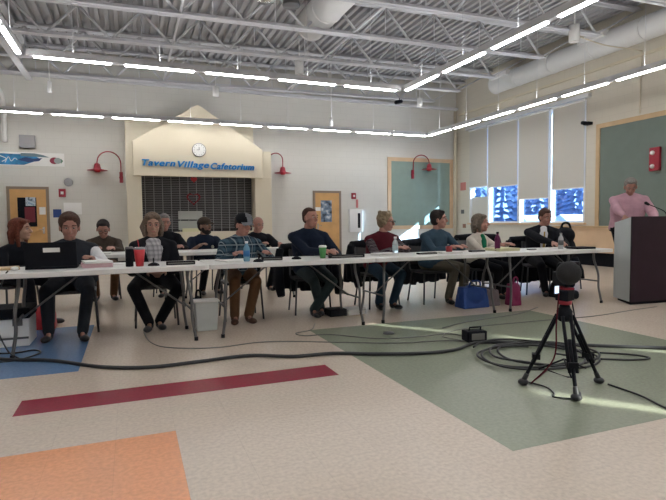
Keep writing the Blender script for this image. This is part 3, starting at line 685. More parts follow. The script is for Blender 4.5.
def person(name_label, hip, head, phi, yaw, pitch, hands, feet, skin='skin', hair=('short', 'hair_brown'), top='navy', sleeve=None, trous='charcoal', shoe='shoe',
           cap=None, glasses=False, beard=None, front=None, tie=None, bulk=1.0, collar=None, badge=False, sleeve_r=None, stand=False, knees=None, uppole=None, hs=1.0, group=None, skirt=None, short=False):
    """hip, head: world points; phi body facing (0 = to the camera side, +90 = picture right); yaw/pitch of the head"""
    hip, head = V(hip), V(head); base = V((hip.x, hip.y, 0))
    Fw = V((math.sin(phi), -math.cos(phi), 0)); Lt = V((0, 0, 1)).cross(Fw)      # Lt = the person's left
    hf = V((math.sin(yaw)*math.cos(pitch), -math.cos(yaw)*math.cos(pitch), math.sin(pitch)))
    hl = V((0, 0, 1)).cross(V((hf.x, hf.y, 0))).normalized(); hu = hf.cross(hl)
    neck = head - hu*.135*hs - hf*.035; nb = neck + V((0, 0, -.03)) - Fw*.005
    sp = nb - hip; L = sp.length; S = sp.normalized(); Sf = (Fw - S*Fw.dot(S)).normalized()
    k = bulk
    sh_w = .178*(.6+.4*k)
    shL, shR = nb - S*.07 + Lt*sh_w, nb - S*.07 - Lt*sh_w
    wrs = []; arms = []
    for sgn, sh, h in ((1, shL, hands[0]), (-1, shR, hands[1])):
        pole = (V(uppole[0 if sgn > 0 else 1]) if uppole else Lt*sgn*.75 - V((0, 0, .9)) - Fw*.45)
        el, wr_ = ik(sh, V(h), .285, .25, pole); arms.append((sh, el, wr_, sgn))
    legs = []
    for i, (sgn, ft) in enumerate(((1, feet[0]), (-1, feet[1]))):
        hj = hip + Lt*sgn*.085
        pl = V(knees[i]) if knees else Fw*1.0 + V((0, 0, .6)) + Lt*sgn*.15
        kn, an = ik(hj, V(ft)+V((0, 0, .085)), .42, .41, pl); legs.append((hj, kn, an, sgn))
    b = MB(); fr = (hf, hl, hu); sk = MB()
    # head
    def hp(f_, l_, u_): return head + hf*f_*hs + hl*l_*hs + hu*u_*hs
    def e(f_, l_, u_, a, c, d, n=14): b.ell(hp(f_, l_, u_), (a*hs, c*hs, d*hs), fr, n, 9)
    e(-.012, 0, .028, .098, .077, .088, 18); e(.012, 0, -.03, .078, .064, .085, 16); e(.042, 0, -.088, .040, .040, .030)
    e(.068, 0, .028, .022, .055, .014); e(.05, .035, -.028, .032, .026, .030); e(.05, -.035, -.028, .032, .026, .030)
    b.cap(hp(.083, 0, .018), hp(.108, 0, -.022), .009*hs, .014*hs, 8); e(.094, 0, -.030, .016, .018, .010)
    e(.078, 0, -.062, .016, .026, .012)
    for s in (1, -1): e(-.008, s*.080, -.012, .020, .010, .034, 10)
    b.cap(nb-S*.03, neck+hu*.04, .062, .055, 12)
    # torso, arms and legs under the clothes
    tor = [(0, .160, .125), (.30, .150, .120), (.62, .165, .122), (.86, .152, .098), (.98, .085, .066)]
    def torso(mb, kk, add, lo=0, hi=5):
        pts = []
        for t, w, d in tor[lo:hi]: pts.append((hip+sp*t, w*kk+add, d*(.5+.5*kk)+add))
        for i in range(len(pts)-1):
            for q in range(10):
                t = q/9; c = pts[i][0].lerp(pts[i+1][0], t); w = pts[i][1]*(1-t)+pts[i+1][1]*t; d = pts[i][2]*(1-t)+pts[i+1][2]*t
                mb.ell(c, (d, w, .062), (Sf, Lt, S), 20, 10)
    torso(b, k*.9, -.005)
    for sh, el, wr_, sgn in arms:
        b.cap(sh, el, .042, .034); b.cap(el, wr_, .034, .024)
        d = (wr_-el).normalized(); hd_ = (d + V((0, 0, -.15 if not stand else -.3)) + Fw*.15).normalized()
        hand(b, wr_, hd_, (V((0, 0, 1)) + Lt*sgn*.35), -sgn if True else sgn, .55)
    for hj, kn, an, sgn in legs:
        b.cap(hj, kn, .068, .05); b.cap(kn, an, .048, .030); b.cap(an, an+Fw*.10-V((0, 0, .045)), .028, .016)
    body = make('person', b, M[skin], loc=base, remesh=.0068, smooth_it=2)
    tag(body, name_label, 'person', group)
    # face details
    for s in (1, -1):
        make('eye', MB().ell(hp(.076, s*.030, .008), (.010, .013, .009), fr, 10, 6), M['eyewhite'], body)
        make('iris', MB().ell(hp(.084, s*.030, .008), (.004, .006, .006), fr, 8, 5), M['eye'], body)
        hm_ = M[hair[1]] if hair else M['hair_brown']
        make('eyebrow', MB().tube([hp(.084, s*.014, .030), hp(.086, s*.032, .036), hp(.074, s*.052, .030)], .0042, 6), hm_, body)
    make('mouth', MB().ell(hp(.091, 0, -.062), (.006, .023, .0055), fr, 12, 6), M['lip'], body)
    # hair
    hb = MB()
    def he(f_, l_, u_, a, c, d): hb.ell(hp(f_, l_, u_), (a*hs, c*hs, d*hs), fr, 16, 10)
    st = hair[0] if hair else None
    if st in ('short', 'crop', 'side', 'long', 'bob', 'curly'):
        t = {'crop': .004, 'short': .012}.get(st, .018)
        he(-.030, 0, .042, .088+t, .076+t, .080+t); he(-.045, 0, .0, .062+t, .072+t, .075+t); 
        if st != 'crop': he(.022, 0, .098, .052, .058, .026)
        else: he(.008, 0, .085, .06, .06, .028)
    if st == 'fringe': pass
    if st == 'curly':
        for i in range(26):
            a = random.uniform(0, 2*PI); zz = random.uniform(-.03, .12); he(-.03+.08*math.cos(a)*(.7), .08*math.sin(a), zz, .03, .03, .03)
    if st == 'balding':
        he(-.055, 0, .0, .062, .078, .055)
    if st in ('long', 'bob'):
        drop = -.20 if st == 'long' else -.13
        for s in (1, -1):
            hb.tube([hp(-.0, s*.070, .07), hp(.0, s*.082, .0), hp(-.005, s*.088, -.07), hp(.0, s*.084, drop*.95)], [.018*hs, .022*hs, .026*hs, .018*hs], 10)
            hb.tube([hp(-.04, s*.06, .05), hp(-.07, s*.095, -.03), hp(-.075, s*.07, drop)], [.035*hs, .036*hs, .026*hs], 10)
        hb.tube([hp(-.06, 0, .06), hp(-.09, 0, -.03), hp(-.09, 0, drop)], [.05*hs, .055*hs, .04*hs], 10)
        he(.045, .035, .088, .035, .045, .025); he(.045, -.035, .088, .035, .045, .025)
    if hb.v: make('hair', hb, M[hair[1]], body, remesh=.008, smooth_it=2)
    if beard:
        bb_ = MB(); bb_.ell(hp(.038, 0, -.088), (.058*hs, .056*hs, .045*hs), fr).ell(hp(.01, .052, -.06), (.035, .02, .05), fr).ell(hp(.01, -.052, -.06), (.035, .02, .05), fr)
        bb_.ell(hp(.088, 0, -.046), (.012, .03, .007), fr)
        make('beard', bb_, M[beard], body, remesh=.007, smooth_it=2)
    if cap:
        cm, cm2 = cap
        c_ = MB(); c_.ell(hp(-.008, 0, .060), (.108*hs, .090*hs, .078*hs), fr, 20, 12)
        co = make('cap', c_, M[cm], body, remesh=.007, smooth_it=2)
        br_ = MB(); pts = []
        for q in range(11):
            t = -1+2*q/10; pts.append((hp(.075-.03*t*t, t*.072, .055-.012*t*t), hp(.165-.075*t*t, t*.070, .035-.02*t*t)))
        vs_ = [p for pr in pts for p in pr] + [p-hu*.006 for pr in pts for p in pr]
        fs_ = [(2*i, 2*i+1, 2*i+3, 2*i+2) for i in range(10)] + [(22+2*i, 22+2*i+2, 22+2*i+3, 22+2*i+1) for i in range(10)] + [(2*i+1, 22+2*i+1, 22+2*i+3, 2*i+3) for i in range(10)]
        make('brim', br_.add(vs_, fs_, True), M[cm2], co)
        if cm != cm2: make('front_panel', MB().ell(hp(.012, .012, .064), (.094*hs, .080*hs, .074*hs), fr, 16, 10), M[cm2], co)
    if glasses:
        g_ = MB()
        for s in (1, -1):
            ring = [hp(.103, s*.032+.024*math.cos(a*PI/6), .006+.018*math.sin(a*PI/6)) for a in range(13)]
            g_.tube(ring, .0022, 5, caps=False); g_.tube([hp(.10, s*.055, .012), hp(.0, s*.082, .010)], .002, 5)
        g_.tube([hp(.104, -.008, .01), hp(.104, .008, .01)], .002, 5)
        make('glasses', g_, M['lip'] if glasses == 'red' else M['black'], body)
    # clothes
    t_ = MB(); torso(t_, k, .012)
    slv = MB(); slvr = MB()
    for sh, el, wr_, sgn in arms:
        tgt = t_ if not sleeve else (slv if sgn > 0 else slvr)
        d = (wr_-el).normalized()
        if short: tgt.cap(sh, sh.lerp(el, .75), .062*k, .055*k)
        else:
            tgt.cap(sh, el, .052+.006*(k-1)*5, .050*k); tgt.cap(el, wr_-d*.03, .049*k, .036)
        t_.cap(sh, sh+(el-sh)*.12, .054+.007*(k-1)*5, .052+.006*(k-1)*5)
        t_.cap(nb-S*.045, sh, .056*k**.5, .058*k**.5); t_.cap(nb+S*.012, sh+S*.005, .050*k**.3, .052*k**.3)
    t_.cap(nb-S*.04, nb+(neck-nb)*.25, .066, .064, 14)
    if not stand: t_.ell(hip+V((0, 0, .03))+Fw*.02, (.13*k, .165*k, .10), (Fw, Lt, V((0, 0, 1))), 16, 8)
    jac = make('shirt' if top not in ('black', 'cream') else 'jacket', t_, M[top], body, remesh=.0105, smooth_it=3)
    if sleeve: make('sleeve', slv, M[sleeve], body, remesh=.0105, smooth_it=3); make('sleeve', slvr, M[sleeve_r or sleeve], body, remesh=.0105, smooth_it=3)
    if collar:
        cr = nb+(neck-nb)*.1
        make('collar', MB().tube([cr+Lt*.06+Sf*.02, cr+Sf*.075-S*.015, cr-Lt*.06+Sf*.02, cr-Sf*.055+S*.02, cr+Lt*.06+Sf*.02], .018, 8), M[collar], body)
    if front:
        fm = MB()
        for q in range(19):
            t = .34+.64*q/18; w = .030+.030*min(1, max(0, (t-.3)/.5)) if t < .86 else .05; c = hip+sp*t
            for a_, b2_ in zip(tor, tor[1:]):
                if a_[0] <= t <= b2_[0]: dp = a_[2]+(b2_[2]-a_[2])*(t-a_[0])/(b2_[0]-a_[0])
            dp = dp*(.5+.5*k)+.012
            fm.ell(c+Sf*(dp-.020), (.036, w*(1.7 if front == 'blouse' else 1.15), .045), (Sf, Lt, S), 12, 7)
        make('blouse', fm, M[front], body, remesh=.0085, smooth_it=3)
    if tie:
        c0 = hip+sp*.9+Sf*(.098*(.5+.5*k)+.042); c1 = hip+sp*.42+Sf*(.121*(.5+.5*k)+.050)
        make('necktie', MB().tube([c0, c0-S*.03+Sf*.006, c0.lerp(c1, .5)+Sf*.012, c1+Sf*.006, c1-S*.03], [.018, .014, .022, .028, .006], 8, flat=.35), M[tie], body)
    if badge:
        make('badge', MB().ell(hip+sp*.72+Sf*(.128*k)+Lt*.075, (.012, .025, .03), (Sf, Lt, S), 10, 6), mat('silver_badge', (.6, .58, .5), .3, .6), body)
    tr_ = MB(); tr_.ell(hip, (.125*k, .165*k, .10), (Fw, Lt, V((0, 0, 1))), 16, 8)
    for hj, kn, an, sgn in legs:
        tr_.cap(hj, kn, .086*k, .066); tr_.cap(kn, an-(an-kn).normalized()*.005, .066, .056)
    make('trousers', tr_, M[trous], body, remesh=.0105, smooth_it=3)
    for hj, kn, an, sgn in legs:
        dn = V(((an-kn).x*.2, (an-kn).y*.2, 0)); toe = (Fw + Lt*sgn*.2 + dn*0).normalized(); sd = V((0, 0, 1)).cross(toe); g0 = V((an.x, an.y, 0))
        z0 = an.z-.085
        s_ = MB(); s_.ell(g0+toe*.0+V((0, 0, z0+.045)), (.055, .040, .045), (toe, sd, V((0, 0, 1)))).ell(g0+toe*.10+V((0, 0, z0+.032)), (.085, .045, .032), (toe, sd, V((0, 0, 1))))
        s_.cap(g0+V((0, 0, z0+.05)), g0+V((0, 0, z0+.11)), .046, .046)
        make('shoe', s_, M[shoe], body, remesh=.008, smooth_it=2)
    return body
D = math.radians
ppl = [
 dict(name_label='man in a dark vest with one white sleeve seated behind the open laptop', hip=(-.58, 6.14, .545), head=(-.585, 5.98, 1.12), phi=D(3), yaw=D(8), pitch=D(-14), hands=((-.36, 5.72, .80), (-.80, 5.72, .80)),
      feet=((-.47, 5.62, 0), (-.78, 5.72, 0)), knees=((.35, -1, .6), (-.35, -1, .6)), skin='skin_red', hair=('side', 'hair_brown'), top='charcoal', sleeve='white', sleeve_r='charcoal', trous='charcoal', bulk=1.45, hs=1.13, collar='charcoal'),
 dict(name_label='woman with glasses and shoulder-length hair in a black cardigan, hands in her lap', hip=(.25, 6.18, .545), head=(.235, 6.06, 1.13), phi=0, yaw=D(2), pitch=D(-6), hands=((.33, 5.84, .635), (.17, 5.84, .635)),
      feet=((.27, 5.88, 0), (.16, 5.82, 0)), knees=((.7, -1, .6), (-.7, -1, .6)), hair=('bob', 'hair_lightbrown'), top='black', front='blouse', trous='black', glasses='red', bulk=1.25, hs=1.05),
 dict(name_label='man in a blue plaid shirt and two-tone cap leaning on the front table', hip=(1.22, 6.14, .545), head=(1.22, 5.92, 1.12), phi=D(0), yaw=D(26), pitch=D(-12), hands=((1.44, 5.68, .80), (1.06, 5.66, .80)),
      feet=((1.24, 5.82, 0), (1.08, 5.82, 0)), skin='skin_red', hair=('short', 'hair_dark'), top='plaid', trous='brown', shoe='brownshoe', cap=('black', 'greycap'), bulk=1.22, hs=1.02),
 dict(name_label='man in a navy sweater with close-cropped hair and crossed ankles behind the green cup', hip=(2.10, 6.16, .545), head=(2.06, 5.97, 1.195), phi=D(-6), yaw=D(27), pitch=D(-2), hands=((2.26, 5.70, .80), (2.14, 5.68, .80)),
      feet=((2.04, 5.84, 0), (2.16, 5.92, 0)), knees=((.6, -.8, .6), (-.3, -1, .6)), skin='skin_red', hair=('crop', 'hair_brown'), top='navy', trous='darkgreen', bulk=1.28, hs=1.02, collar='charcoal'),
 dict(name_label='person with short blond-grey hair in a maroon vest looking right', hip=(3.08, 6.20, .545), head=(3.12, 6.01, 1.135), phi=D(2), yaw=D(42), pitch=D(-4), hands=((3.26, 5.74, .80), (3.06, 5.70, .80)),
      feet=((3.18, 5.95, 0), (3.0, 6.0, 0)), skin='skin_red', hair=('curly', 'hair_blond'), top='maroon', sleeve='plaid_dark', trous='denim', bulk=1.22, glasses=True, hs=1.02),
 dict(name_label='man in a blue-grey shirt with dark hair turned towards the lectern', hip=(3.92, 6.22, .545), head=(3.96, 6.05, 1.16), phi=D(0), yaw=D(44), pitch=D(0), hands=((4.12, 5.74, .80), (3.92, 5.70, .80)),
      feet=((4.24, 5.94, 0), (4.06, 5.98, 0)), knees=((1, -.4, .7), (.9, -.5, .6)), skin='skin_red', hair=('side', 'hair_dark'), top='blue', trous='khaki', bulk=1.12, hs=1.03),
 dict(name_label='woman in a cream jacket over green with wavy grey-brown hair', hip=(4.70, 6.26, .545), head=(4.72, 6.14, 1.10), phi=D(18), yaw=D(42), pitch=D(2), hands=((4.92, 5.80, .80), (4.74, 5.76, .80)),
      feet=((5.1, 6.12, 0), (4.95, 6.05, 0)), skin='skin_red', hair=('bob', 'hair_greybrown'), top='cream', front='green', trous='black', bulk=1.05, hs=1.05),
 dict(name_label='man in a dark suit with gold tie at the right end of the front row', hip=(5.88, 6.22, .545), head=(5.88, 6.10, 1.175), phi=D(-30), yaw=D(-6), pitch=D(-14), hands=((5.84, 5.70, .80), (5.70, 5.74, .80)),
      feet=((5.98, 5.95, 0), (5.75, 5.95, 0)), skin='skin_red', hair=('short', 'hair_brown'), top='black', front='white', tie='tiegold', trous='black', bulk=1.34, hs=1.03),
 dict(name_label='woman with long auburn hair in black facing right behind the laptop table', hip=(-1.32, 6.98, .545), head=(-1.18, 6.90, 1.09), phi=D(50), yaw=D(75), pitch=D(2), hands=((-.98, 6.60, .67), (-1.08, 6.55, .67)),
      feet=((-.9, 6.72, 0), (-1.05, 6.62, 0)), hair=('long', 'hair_auburn'), top='black', trous='black', bulk=1.0, hs=1.05),
 dict(name_label='man in an olive sweater looking down at the second-row table on the left', hip=(-.40, 8.66, .545), head=(-.375, 8.42, 1.07), phi=D(4), yaw=D(0), pitch=D(-28), hands=((-.24, 8.10, .80), (-.48, 8.10, .80)),
      feet=((-.26, 8.42, 0), (-.5, 8.42, 0)), skin='skin_red', hair=('short', 'hair_dark'), top='olive', trous='brown', bulk=1.28, glasses=True, hs=1.08),
 dict(name_label='grey-haired person in black half hidden behind the woman with glasses', hip=(.56, 8.62, .545), head=(.50, 8.40, 1.16), phi=D(-8), yaw=D(10), pitch=D(-10), hands=((.72, 8.10, .80), (.44, 8.10, .80)),
      feet=((.7, 8.42, 0), (.45, 8.42, 0)), skin='skin_red', hair=('short', 'hair_grey'), top='black', trous='black', bulk=1.22, hs=1.05),
 dict(name_label='bearded officer in a dark uniform and cap at the second-row table', hip=(1.12, 8.62, .545), head=(1.12, 8.45, 1.10), phi=D(14), yaw=D(40), pitch=D(2), hands=((1.34, 8.10, .80), (.98, 8.10, .80)),
      feet=((1.28, 8.42, 0), (1.05, 8.42, 0)), skin='skin_dark', hair=('short', 'hair_dark'), top='navy', trous='black', cap=('olive', 'olive'), beard='hair_dark', badge=True, bulk=1.3, hs=1.08, short=True),
 dict(name_label='bald officer in a dark uniform seated behind the man in plaid', hip=(2.02, 8.62, .545), head=(1.98, 8.4, 1.11), phi=D(6), yaw=D(14), pitch=D(-12), hands=((2.26, 8.10, .80), (1.94, 8.10, .80)),
      feet=((2.16, 8.42, 0), (1.9, 8.42, 0)), skin='skin_red', hair=('balding', 'hair_grey'), top='black', trous='black', badge=True, bulk=1.28, hs=1.08, short=True),
 dict(name_label='grey-haired speaker in a pink shirt standing at the lectern', hip=(7.30, 5.88, .99), head=(7.24, 5.76, 1.635), phi=D(-42), yaw=D(-45), pitch=D(-32), hands=((7.28, 5.36, 1.13), (6.86, 5.50, 1.12)),
      feet=((7.46, 5.80, 0), (7.30, 5.96, 0)), skin='skin_red', hair=('short', 'hair_grey'), top='pink', trous='black', bulk=1.5, uppole=((.5, -.3, -1), (-.35, .5, -1)), stand=True, knees=((-.3, -1, 0), (-.3, -1, 0)), collar='pink', hs=1.05),
]
M['greycap'] = fabric('fabric_greycap', (.17, .18, .2)); M['tiegold'] = fabric('fabric_tie_gold', (.42, .30, .10))
clab = ['chair under the man behind the laptop', 'chair under the woman with glasses', 'chair under the man in plaid', 'chair under the man in the navy sweater', 'chair under the person in the maroon vest', 'chair under the man in the blue-grey shirt',
        'chair under the woman in the cream jacket', 'chair under the man in the suit', 'chair under the woman with auburn hair', 'chair under the man in the olive sweater', 'chair under the grey-haired person in black', 'chair under the bearded officer', 'chair under the bald officer']
for i, p in enumerate(ppl):
    person(**p)
    if not p.get('stand'):
        hx, hy, _ = p['hip']; ph = p['phi']; chair(hx, hy, ph, 'black stacking '+clab[i])
chair(6.62, 6.50, D(5), 'empty black stacking chair at the right end behind the front row')
chair(5.22, 6.62, D(0), 'empty black stacking chair left of the man in the suit')

# coats hung on chairs
def coat(x, y, phi, w, z0, z1, m, label, sl=0):
    b = MB(); R = Matrix.Rotation(phi, 3, 'Z'); c = V((x, y, 0))
    def q(a, b_, z): return c + R @ V((a, b_, z))
    fr = (R @ V((1, 0, 0)), R @ V((0, 1, 0)), V((0, 0, 1)))
    b.tube([q(-w*.42, .30, z1-.02), q(0, .31, z1), q(w*.42, .30, z1-.02)], .055, 12)
    N = 11
    for k in range(N):
        t = -1+2*k/(N-1); zz = z0+random.uniform(0, .05)
        b.tube([q(t*w*.40, .325, z1-.02), q(t*w*.46, .345, (z0+z1)/2), q(t*w*.5, .35+random.uniform(-.02, .02), zz)], [.045, .055, .05], 10)
    for s in (-1, 1):
        b.tube([q(s*w*.44, .27, z1-.03), q(s*w*.50, .24, (z0+z1)/2+.05), q(s*w*.52, .20, z0+.08)], [.05, .06, .05], 10)
        if sl: b.tube([q(s*w*.5, .1, z0+.35), q(s*w*.52, .0, z0+.12), q(s*w*.5, -.05, z0)], [.06, .065, .05], 10)
    return tag(make('coat', b, M[m], loc=(x, y, z0), remesh=.011, smooth_it=3), label, 'coat')
coat(2.10, 6.16, D(-6), .74, .22, .83, 'black', 'dark coat hung over the chair of the man in the navy sweater', 1)
coat(3.08, 6.20, D(2), .6, .28, .84, 'black', 'dark puffy coat hung over the chair of the person in maroon', 1)
coat(3.92, 6.22, D(0), .66, .20, .84, 'charcoal', 'dark grey coat over the chair of the man in blue-grey')
coat(5.22, 6.62, D(0), .92, .12, .88, 'black', 'long black coat hung on the empty chair left of the suited man', 1)
coat(6.62, 6.50, D(5), .86, .14, .90, 'black', 'long black coat hung on the empty chair at the right end', 1)
coat(5.88, 6.22, D(-30), .92, .12, .84, 'black', 'long black overcoat hanging from the chair of the suited man', 1)
tag(make('shoulder_bag', MB().ell((6.62, 6.45, .66), (.21, .15, .21)).ell((6.60, 6.42, .88), (.19, .12, .14)).ell((6.50, 6.38, .60), (.13, .12, .14)).tube(catmull([(6.5, 6.42, .94), (6.55, 6.42, 1.07), (6.68, 6.42, 1.07), (6.74, 6.42, .92)], 5), .02, 8), M['black'], loc=(6.62, 6.45, .45), remesh=.011, smooth_it=2), 'bulky black bag on the empty chair at the right end', 'bag')

# ------------------------------------------------------------------ lectern
le = emp('lectern', (6.7, 5.0, 0)); tag(le, 'tall dark lectern with pale canted side panel at the right edge', 'lectern')
FL, FR, RR, RL = V((6.12, 4.83, 0)), V((7.42, 4.70, 0)), V((7.55, 5.22, 0)), V((6.34, 5.28, 0))
def up(p, z): return V((p.x, p.y, z))
make('front_panel', MB().hexa([up(FL, .04), up(FR, .04), up(FR, .04)+V((0, .03, 0)), up(FL, .04)+V((0.01, .03, 0)), up(FL, 1.17), up(FR, 1.17), up(FR, 1.17)+V((0, .03, 0)), up(FL, 1.17)+V((0.01, .03, 0))]), M['lectern'], le)
dl = (RL-FL).normalized(); nl = V((dl.y, -dl.x, 0))*.025
make('side_panel', MB().hexa([up(FL, .04)+dl*.032, up(RL, .04), up(RL, .04)+nl, up(FL, .04)+dl*.032+nl, up(FL, 1.165)+dl*.032, up(RL, 1.09), up(RL, 1.09)+nl, up(FL, 1.165)+dl*.032+nl]), M['lectern_side'], le)
dr = (RR-FR).normalized()
make('side_panel', MB().hexa([up(FR, .04)+dr*.032+V((-.025, 0, 0)), up(FR, .04)+dr*.032, up(RR, .04), up(RR, .04)+V((-.025, 0, 0)), up(FR, 1.165)+dr*.032+V((-.025, 0, 0)), up(FR, 1.165)+dr*.032, up(RR, 1.09), up(RR, 1.09)+V((-.025, 0, 0))]), M['lectern'], le)
make('reading_top', MB().hexa([up(FL, 1.135)+V((.03, .04, 0)), up(FR, 1.135)+V((-.03, .04, 0)), up(RR, 1.06)+V((-.03, 0, 0)), up(RL, 1.06)+V((.03, 0, 0)), up(FL, 1.155)+V((.03, .04, 0)), up(FR, 1.155)+V((-.03, .04, 0)), up(RR, 1.08)+V((-.03, 0, 0)), up(RL, 1.08)+V((.03, 0, 0))]), M['lectern'], le)
make('plinth', MB().prism([up(FL, 0)+V((.04, .04, 0)), up(FR, 0)+V((-.04, .04, 0)), up(RR, 0)+V((-.04, -.04, 0)), up(RL, 0)+V((.04, -.04, 0))], (0, 0, .04)), M['black'], le)
gm_ = emp('gooseneck_microphone', (7.0, 4.95, 1.14)); tag(gm_, 'thin black gooseneck microphone rising from the lectern', 'microphone')
make('base', MB().lathe([(.035, 0), (.03, .02), (.01, .03)], (6.98, 4.98, 1.148)), M['black'], gm_)
pts = catmull([(6.98, 4.98, 1.17), (6.95, 5.0, 1.24), (6.88, 5.08, 1.30), (6.78, 5.12, 1.345)], 5)
make('neck', MB().tube(pts, .006, 6), M['black'], gm_)
make('head', MB().cap((6.79, 5.12, 1.34), (6.755, 5.13, 1.36), .018, .022), M['black_matte'], gm_)

# ------------------------------------------------------------------ things on the tables
ZT_ = .7405
lp = emp('laptop', (-.68, 5.34, ZT_)); tag(lp, 'open black laptop with a white sticker on its lid', 'laptop')
make('keyboard_base', MB().rbox((-.68, 5.42, ZT_+.011), (.42, .27, .022), .015), M['black'], lp, bevel=.003)
make('screen_lid', MB().hexa([(-.885, 5.2750, ZT_+.024), (-.465, 5.2750, ZT_+.024), (-.465, 5.2900, ZT_+.024), (-.885, 5.2900, ZT_+.024), (-.885, 5.2350, ZT_+.245), (-.465, 5.2350, ZT_+.245), (-.465, 5.2480, ZT_+.245), (-.885, 5.2480, ZT_+.245)]), M['black'], lp)
def lidpt(x, z, o): return (x, 5.275-(z-.024)*.181-o, ZT_+z)
make('sticker', MB().hexa([lidpt(-.735, .155, .0035), lidpt(-.60, .155, .0035), lidpt(-.60, .155, .0003), lidpt(-.735, .155, .0003), lidpt(-.735, .195, .0035), lidpt(-.60, .195, .0035), lidpt(-.60, .195, .0003), lidpt(-.735, .195, .0003)]), M['paper'], lp)
tag(make('computer_mouse', MB().ell((-.97, 5.30, ZT_+.016), (.032, .05, .018)), M['frame_white'], loc=(-.97, 5.3, ZT_)), 'white computer mouse left of the laptop', 'mouse')
tag(make('notebook', MB().cbox((-1.04, 5.45, ZT_+.012), (.16, .24, .022), .2), M['trimwood'], loc=(-1.04, 5.45, ZT_), bevel=.003), 'brown notebook at the left end of the front table', 'notebook')
def stack(cx, cy, w, d, n, m, label, rot=0.0, z=ZT_, th=.006, name='paper_stack'):
    b = MB()
    for k in range(n): b.cbox((cx+random.uniform(-.006, .006), cy+random.uniform(-.006, .006), z+th*(k+.5)), (w, d, th*.9), rot+random.uniform(-.04, .04))
    return tag(make(name, b, m, loc=(cx, cy, z)), label, 'papers')
stack(-.31, 5.40, .26, .30, 6, M['pinkpaper'], 'thick stack of pinkish papers right of the laptop', .1)
stack(-.30, 5.40, .24, .28, 3, M['paper'], 'white papers lying on the pinkish stack', .18, z=ZT_+.038)
stack(-.10, 5.62, .30, .21, 2, M['paper'], 'white papers behind the black travel mug', .0, th=.004)
def cup(x, y, r0, r1, h, m, label, cat='cup', lid=None, straw=None, name='cup'):
    o = emp(name, (x, y, ZT_)); tag(o, label, cat)
    make('cup_body', MB().lathe([(r0, 0), (r1, h), (r1*.9, h), (r0*.85, .01)], (x, y, ZT_), 20), m, o)
    if lid: make('lid', MB().lathe([(r1*1.06, h-.004), (r1*1.06, h+.01), (r1*.85, h+.018)], (x, y, ZT_), 20), lid, o)
    if straw: make('straw', MB().tube([(x, y, ZT_+h-.02), (x-.012, y, ZT_+h+.09)], .004, 6), straw, o)
    return o
cup(-.015, 5.24, .035, .035, .17, M['black'], 'black travel mug left of the red cup', lid=M['leg_metal'], name='travel_mug')
rc = cup(.075, 5.22, .034, .052, .165, M['redplastic'], 'large red cup with a red straw on the front table', lid=M['glassy'], straw=M['redplastic'])
cup(1.98, 5.34, .030, .042, .125, mat('green_cup', (.06, .24, .07), .6), 'green paper coffee cup with a white lid', lid=M['frame_white'])
def deskmic(x, y, label, dx=.0):
    o = emp('desk_microphone', (x, y, ZT_)); tag(o, label, 'microphone')
    make('base', MB().lathe([(.055, 0), (.05, .015), (.02, .03)], (x, y, ZT_), 16), M['black'], o)
    make('stem', MB().tube([(x, y, ZT_+.025), (x+dx, y-.01, ZT_+.075)], .007, 6), M['black'], o)
deskmic(.20, 5.22, 'black desk microphone right of the red cup')
deskmic(1.22, 5.20, 'black desk microphone before the man in plaid', .02)
deskmic(1.68, 5.36, 'black desk microphone left of the green cup')
def bar(x, y, w, label, rot=0.0, d=.06, h=.035, name='name_plate', cat='name plate'):
    o = emp(name, (x, y, ZT_)); tag(o, label, cat)
    make('body', MB().cbox((x, y, ZT_+h/2), (w, d, h), rot), M['black'], o, bevel=.004)
    make('face_strip', MB().cbox((x, y-d/2-.0012, ZT_+h/2), (w*.9, .002, h*.35), 0), M['grey_cable'], o) if not rot else None
bar(.45, 5.22, .27, 'long black name plate before the woman with glasses')
bar(1.40, 5.34, .22, 'black name plate before the man in plaid')
bar(2.25, 5.30, .42, 'long black name plate right of the green cup')
bar(3.33, 5.36, .26, 'flat black name plate right of the clear bottle', h=.02)
bar(4.13, 5.45, .22, 'black name plate before the woman in cream', h=.02)
bar(5.02, 5.45, .12, 'small dark phone on the table before the suited man', h=.012, name='phone', cat='phone')
stack(.98, 5.42, .24, .30, 2, M['paper'], 'white papers before the man in plaid', .3)
stack(2.78, 5.40, .26, .22, 5, M['paper'], 'white papers left of the clear bottle', .1)
stack(3.66, 5.40, .26, .28, 3, M['paper'], 'white papers before the man in blue-grey', -.2)
stack(4.56, 5.48, .34, .28, 6, M['yellowpaper'], 'pale yellow stack of papers right of the purple bottle', .05)
stack(5.62, 5.50, .30, .24, 2, M['paper'], 'white sheets under the hands of the suited man', .1)
stack(2.05, 7.55, .40, .28, 4, M['paper'], 'white papers on the second-row table before the bald officer')
stack(-.42, 7.62, .34, .26, 4, M['paper'], 'white papers before the man in olive')
def bottle(x, y, r_, h, m, cm, label, band=None):
    o = emp('bottle', (x, y, ZT_)); tag(o, label, 'bottle')
    make('bottle_body', MB().lathe([(r_*.9, 0), (r_, .01), (r_, h*.62), (r_*.85, h*.72), (r_*.42, h*.84), (r_*.42, h*.9)], (x, y, ZT_), 18), m, o)
    make('bottle_cap', MB().lathe([(r_*.5, h*.9), (r_*.5, h), (r_*.4, h)], (x, y, ZT_), 12), cm, o)
    if band: make('bottle_label', MB().lathe([(r_*1.03, h*.25), (r_*1.03, h*.55)], (x, y, ZT_), 18), band, o)
bottle(1.12, 5.30, .034, .21, mat('water_blue', (.25, .50, .68), .15, alpha=.7), M['frame_white'], 'clear blue water bottle before the man in plaid', mat('blue_band', (.03, .16, .4), .5))
bottle(2.90, 5.36, .034, .22, M['glassy'], M['frame_white'], 'clear water bottle before the person in maroon', mat('pale_band', (.4, .5, .52), .5))
bottle(4.43, 5.42, .036, .25, mat('purple_steel', (.12, .015, .07), .35, .3), M['black'], 'purple drinking bottle before the woman in cream')
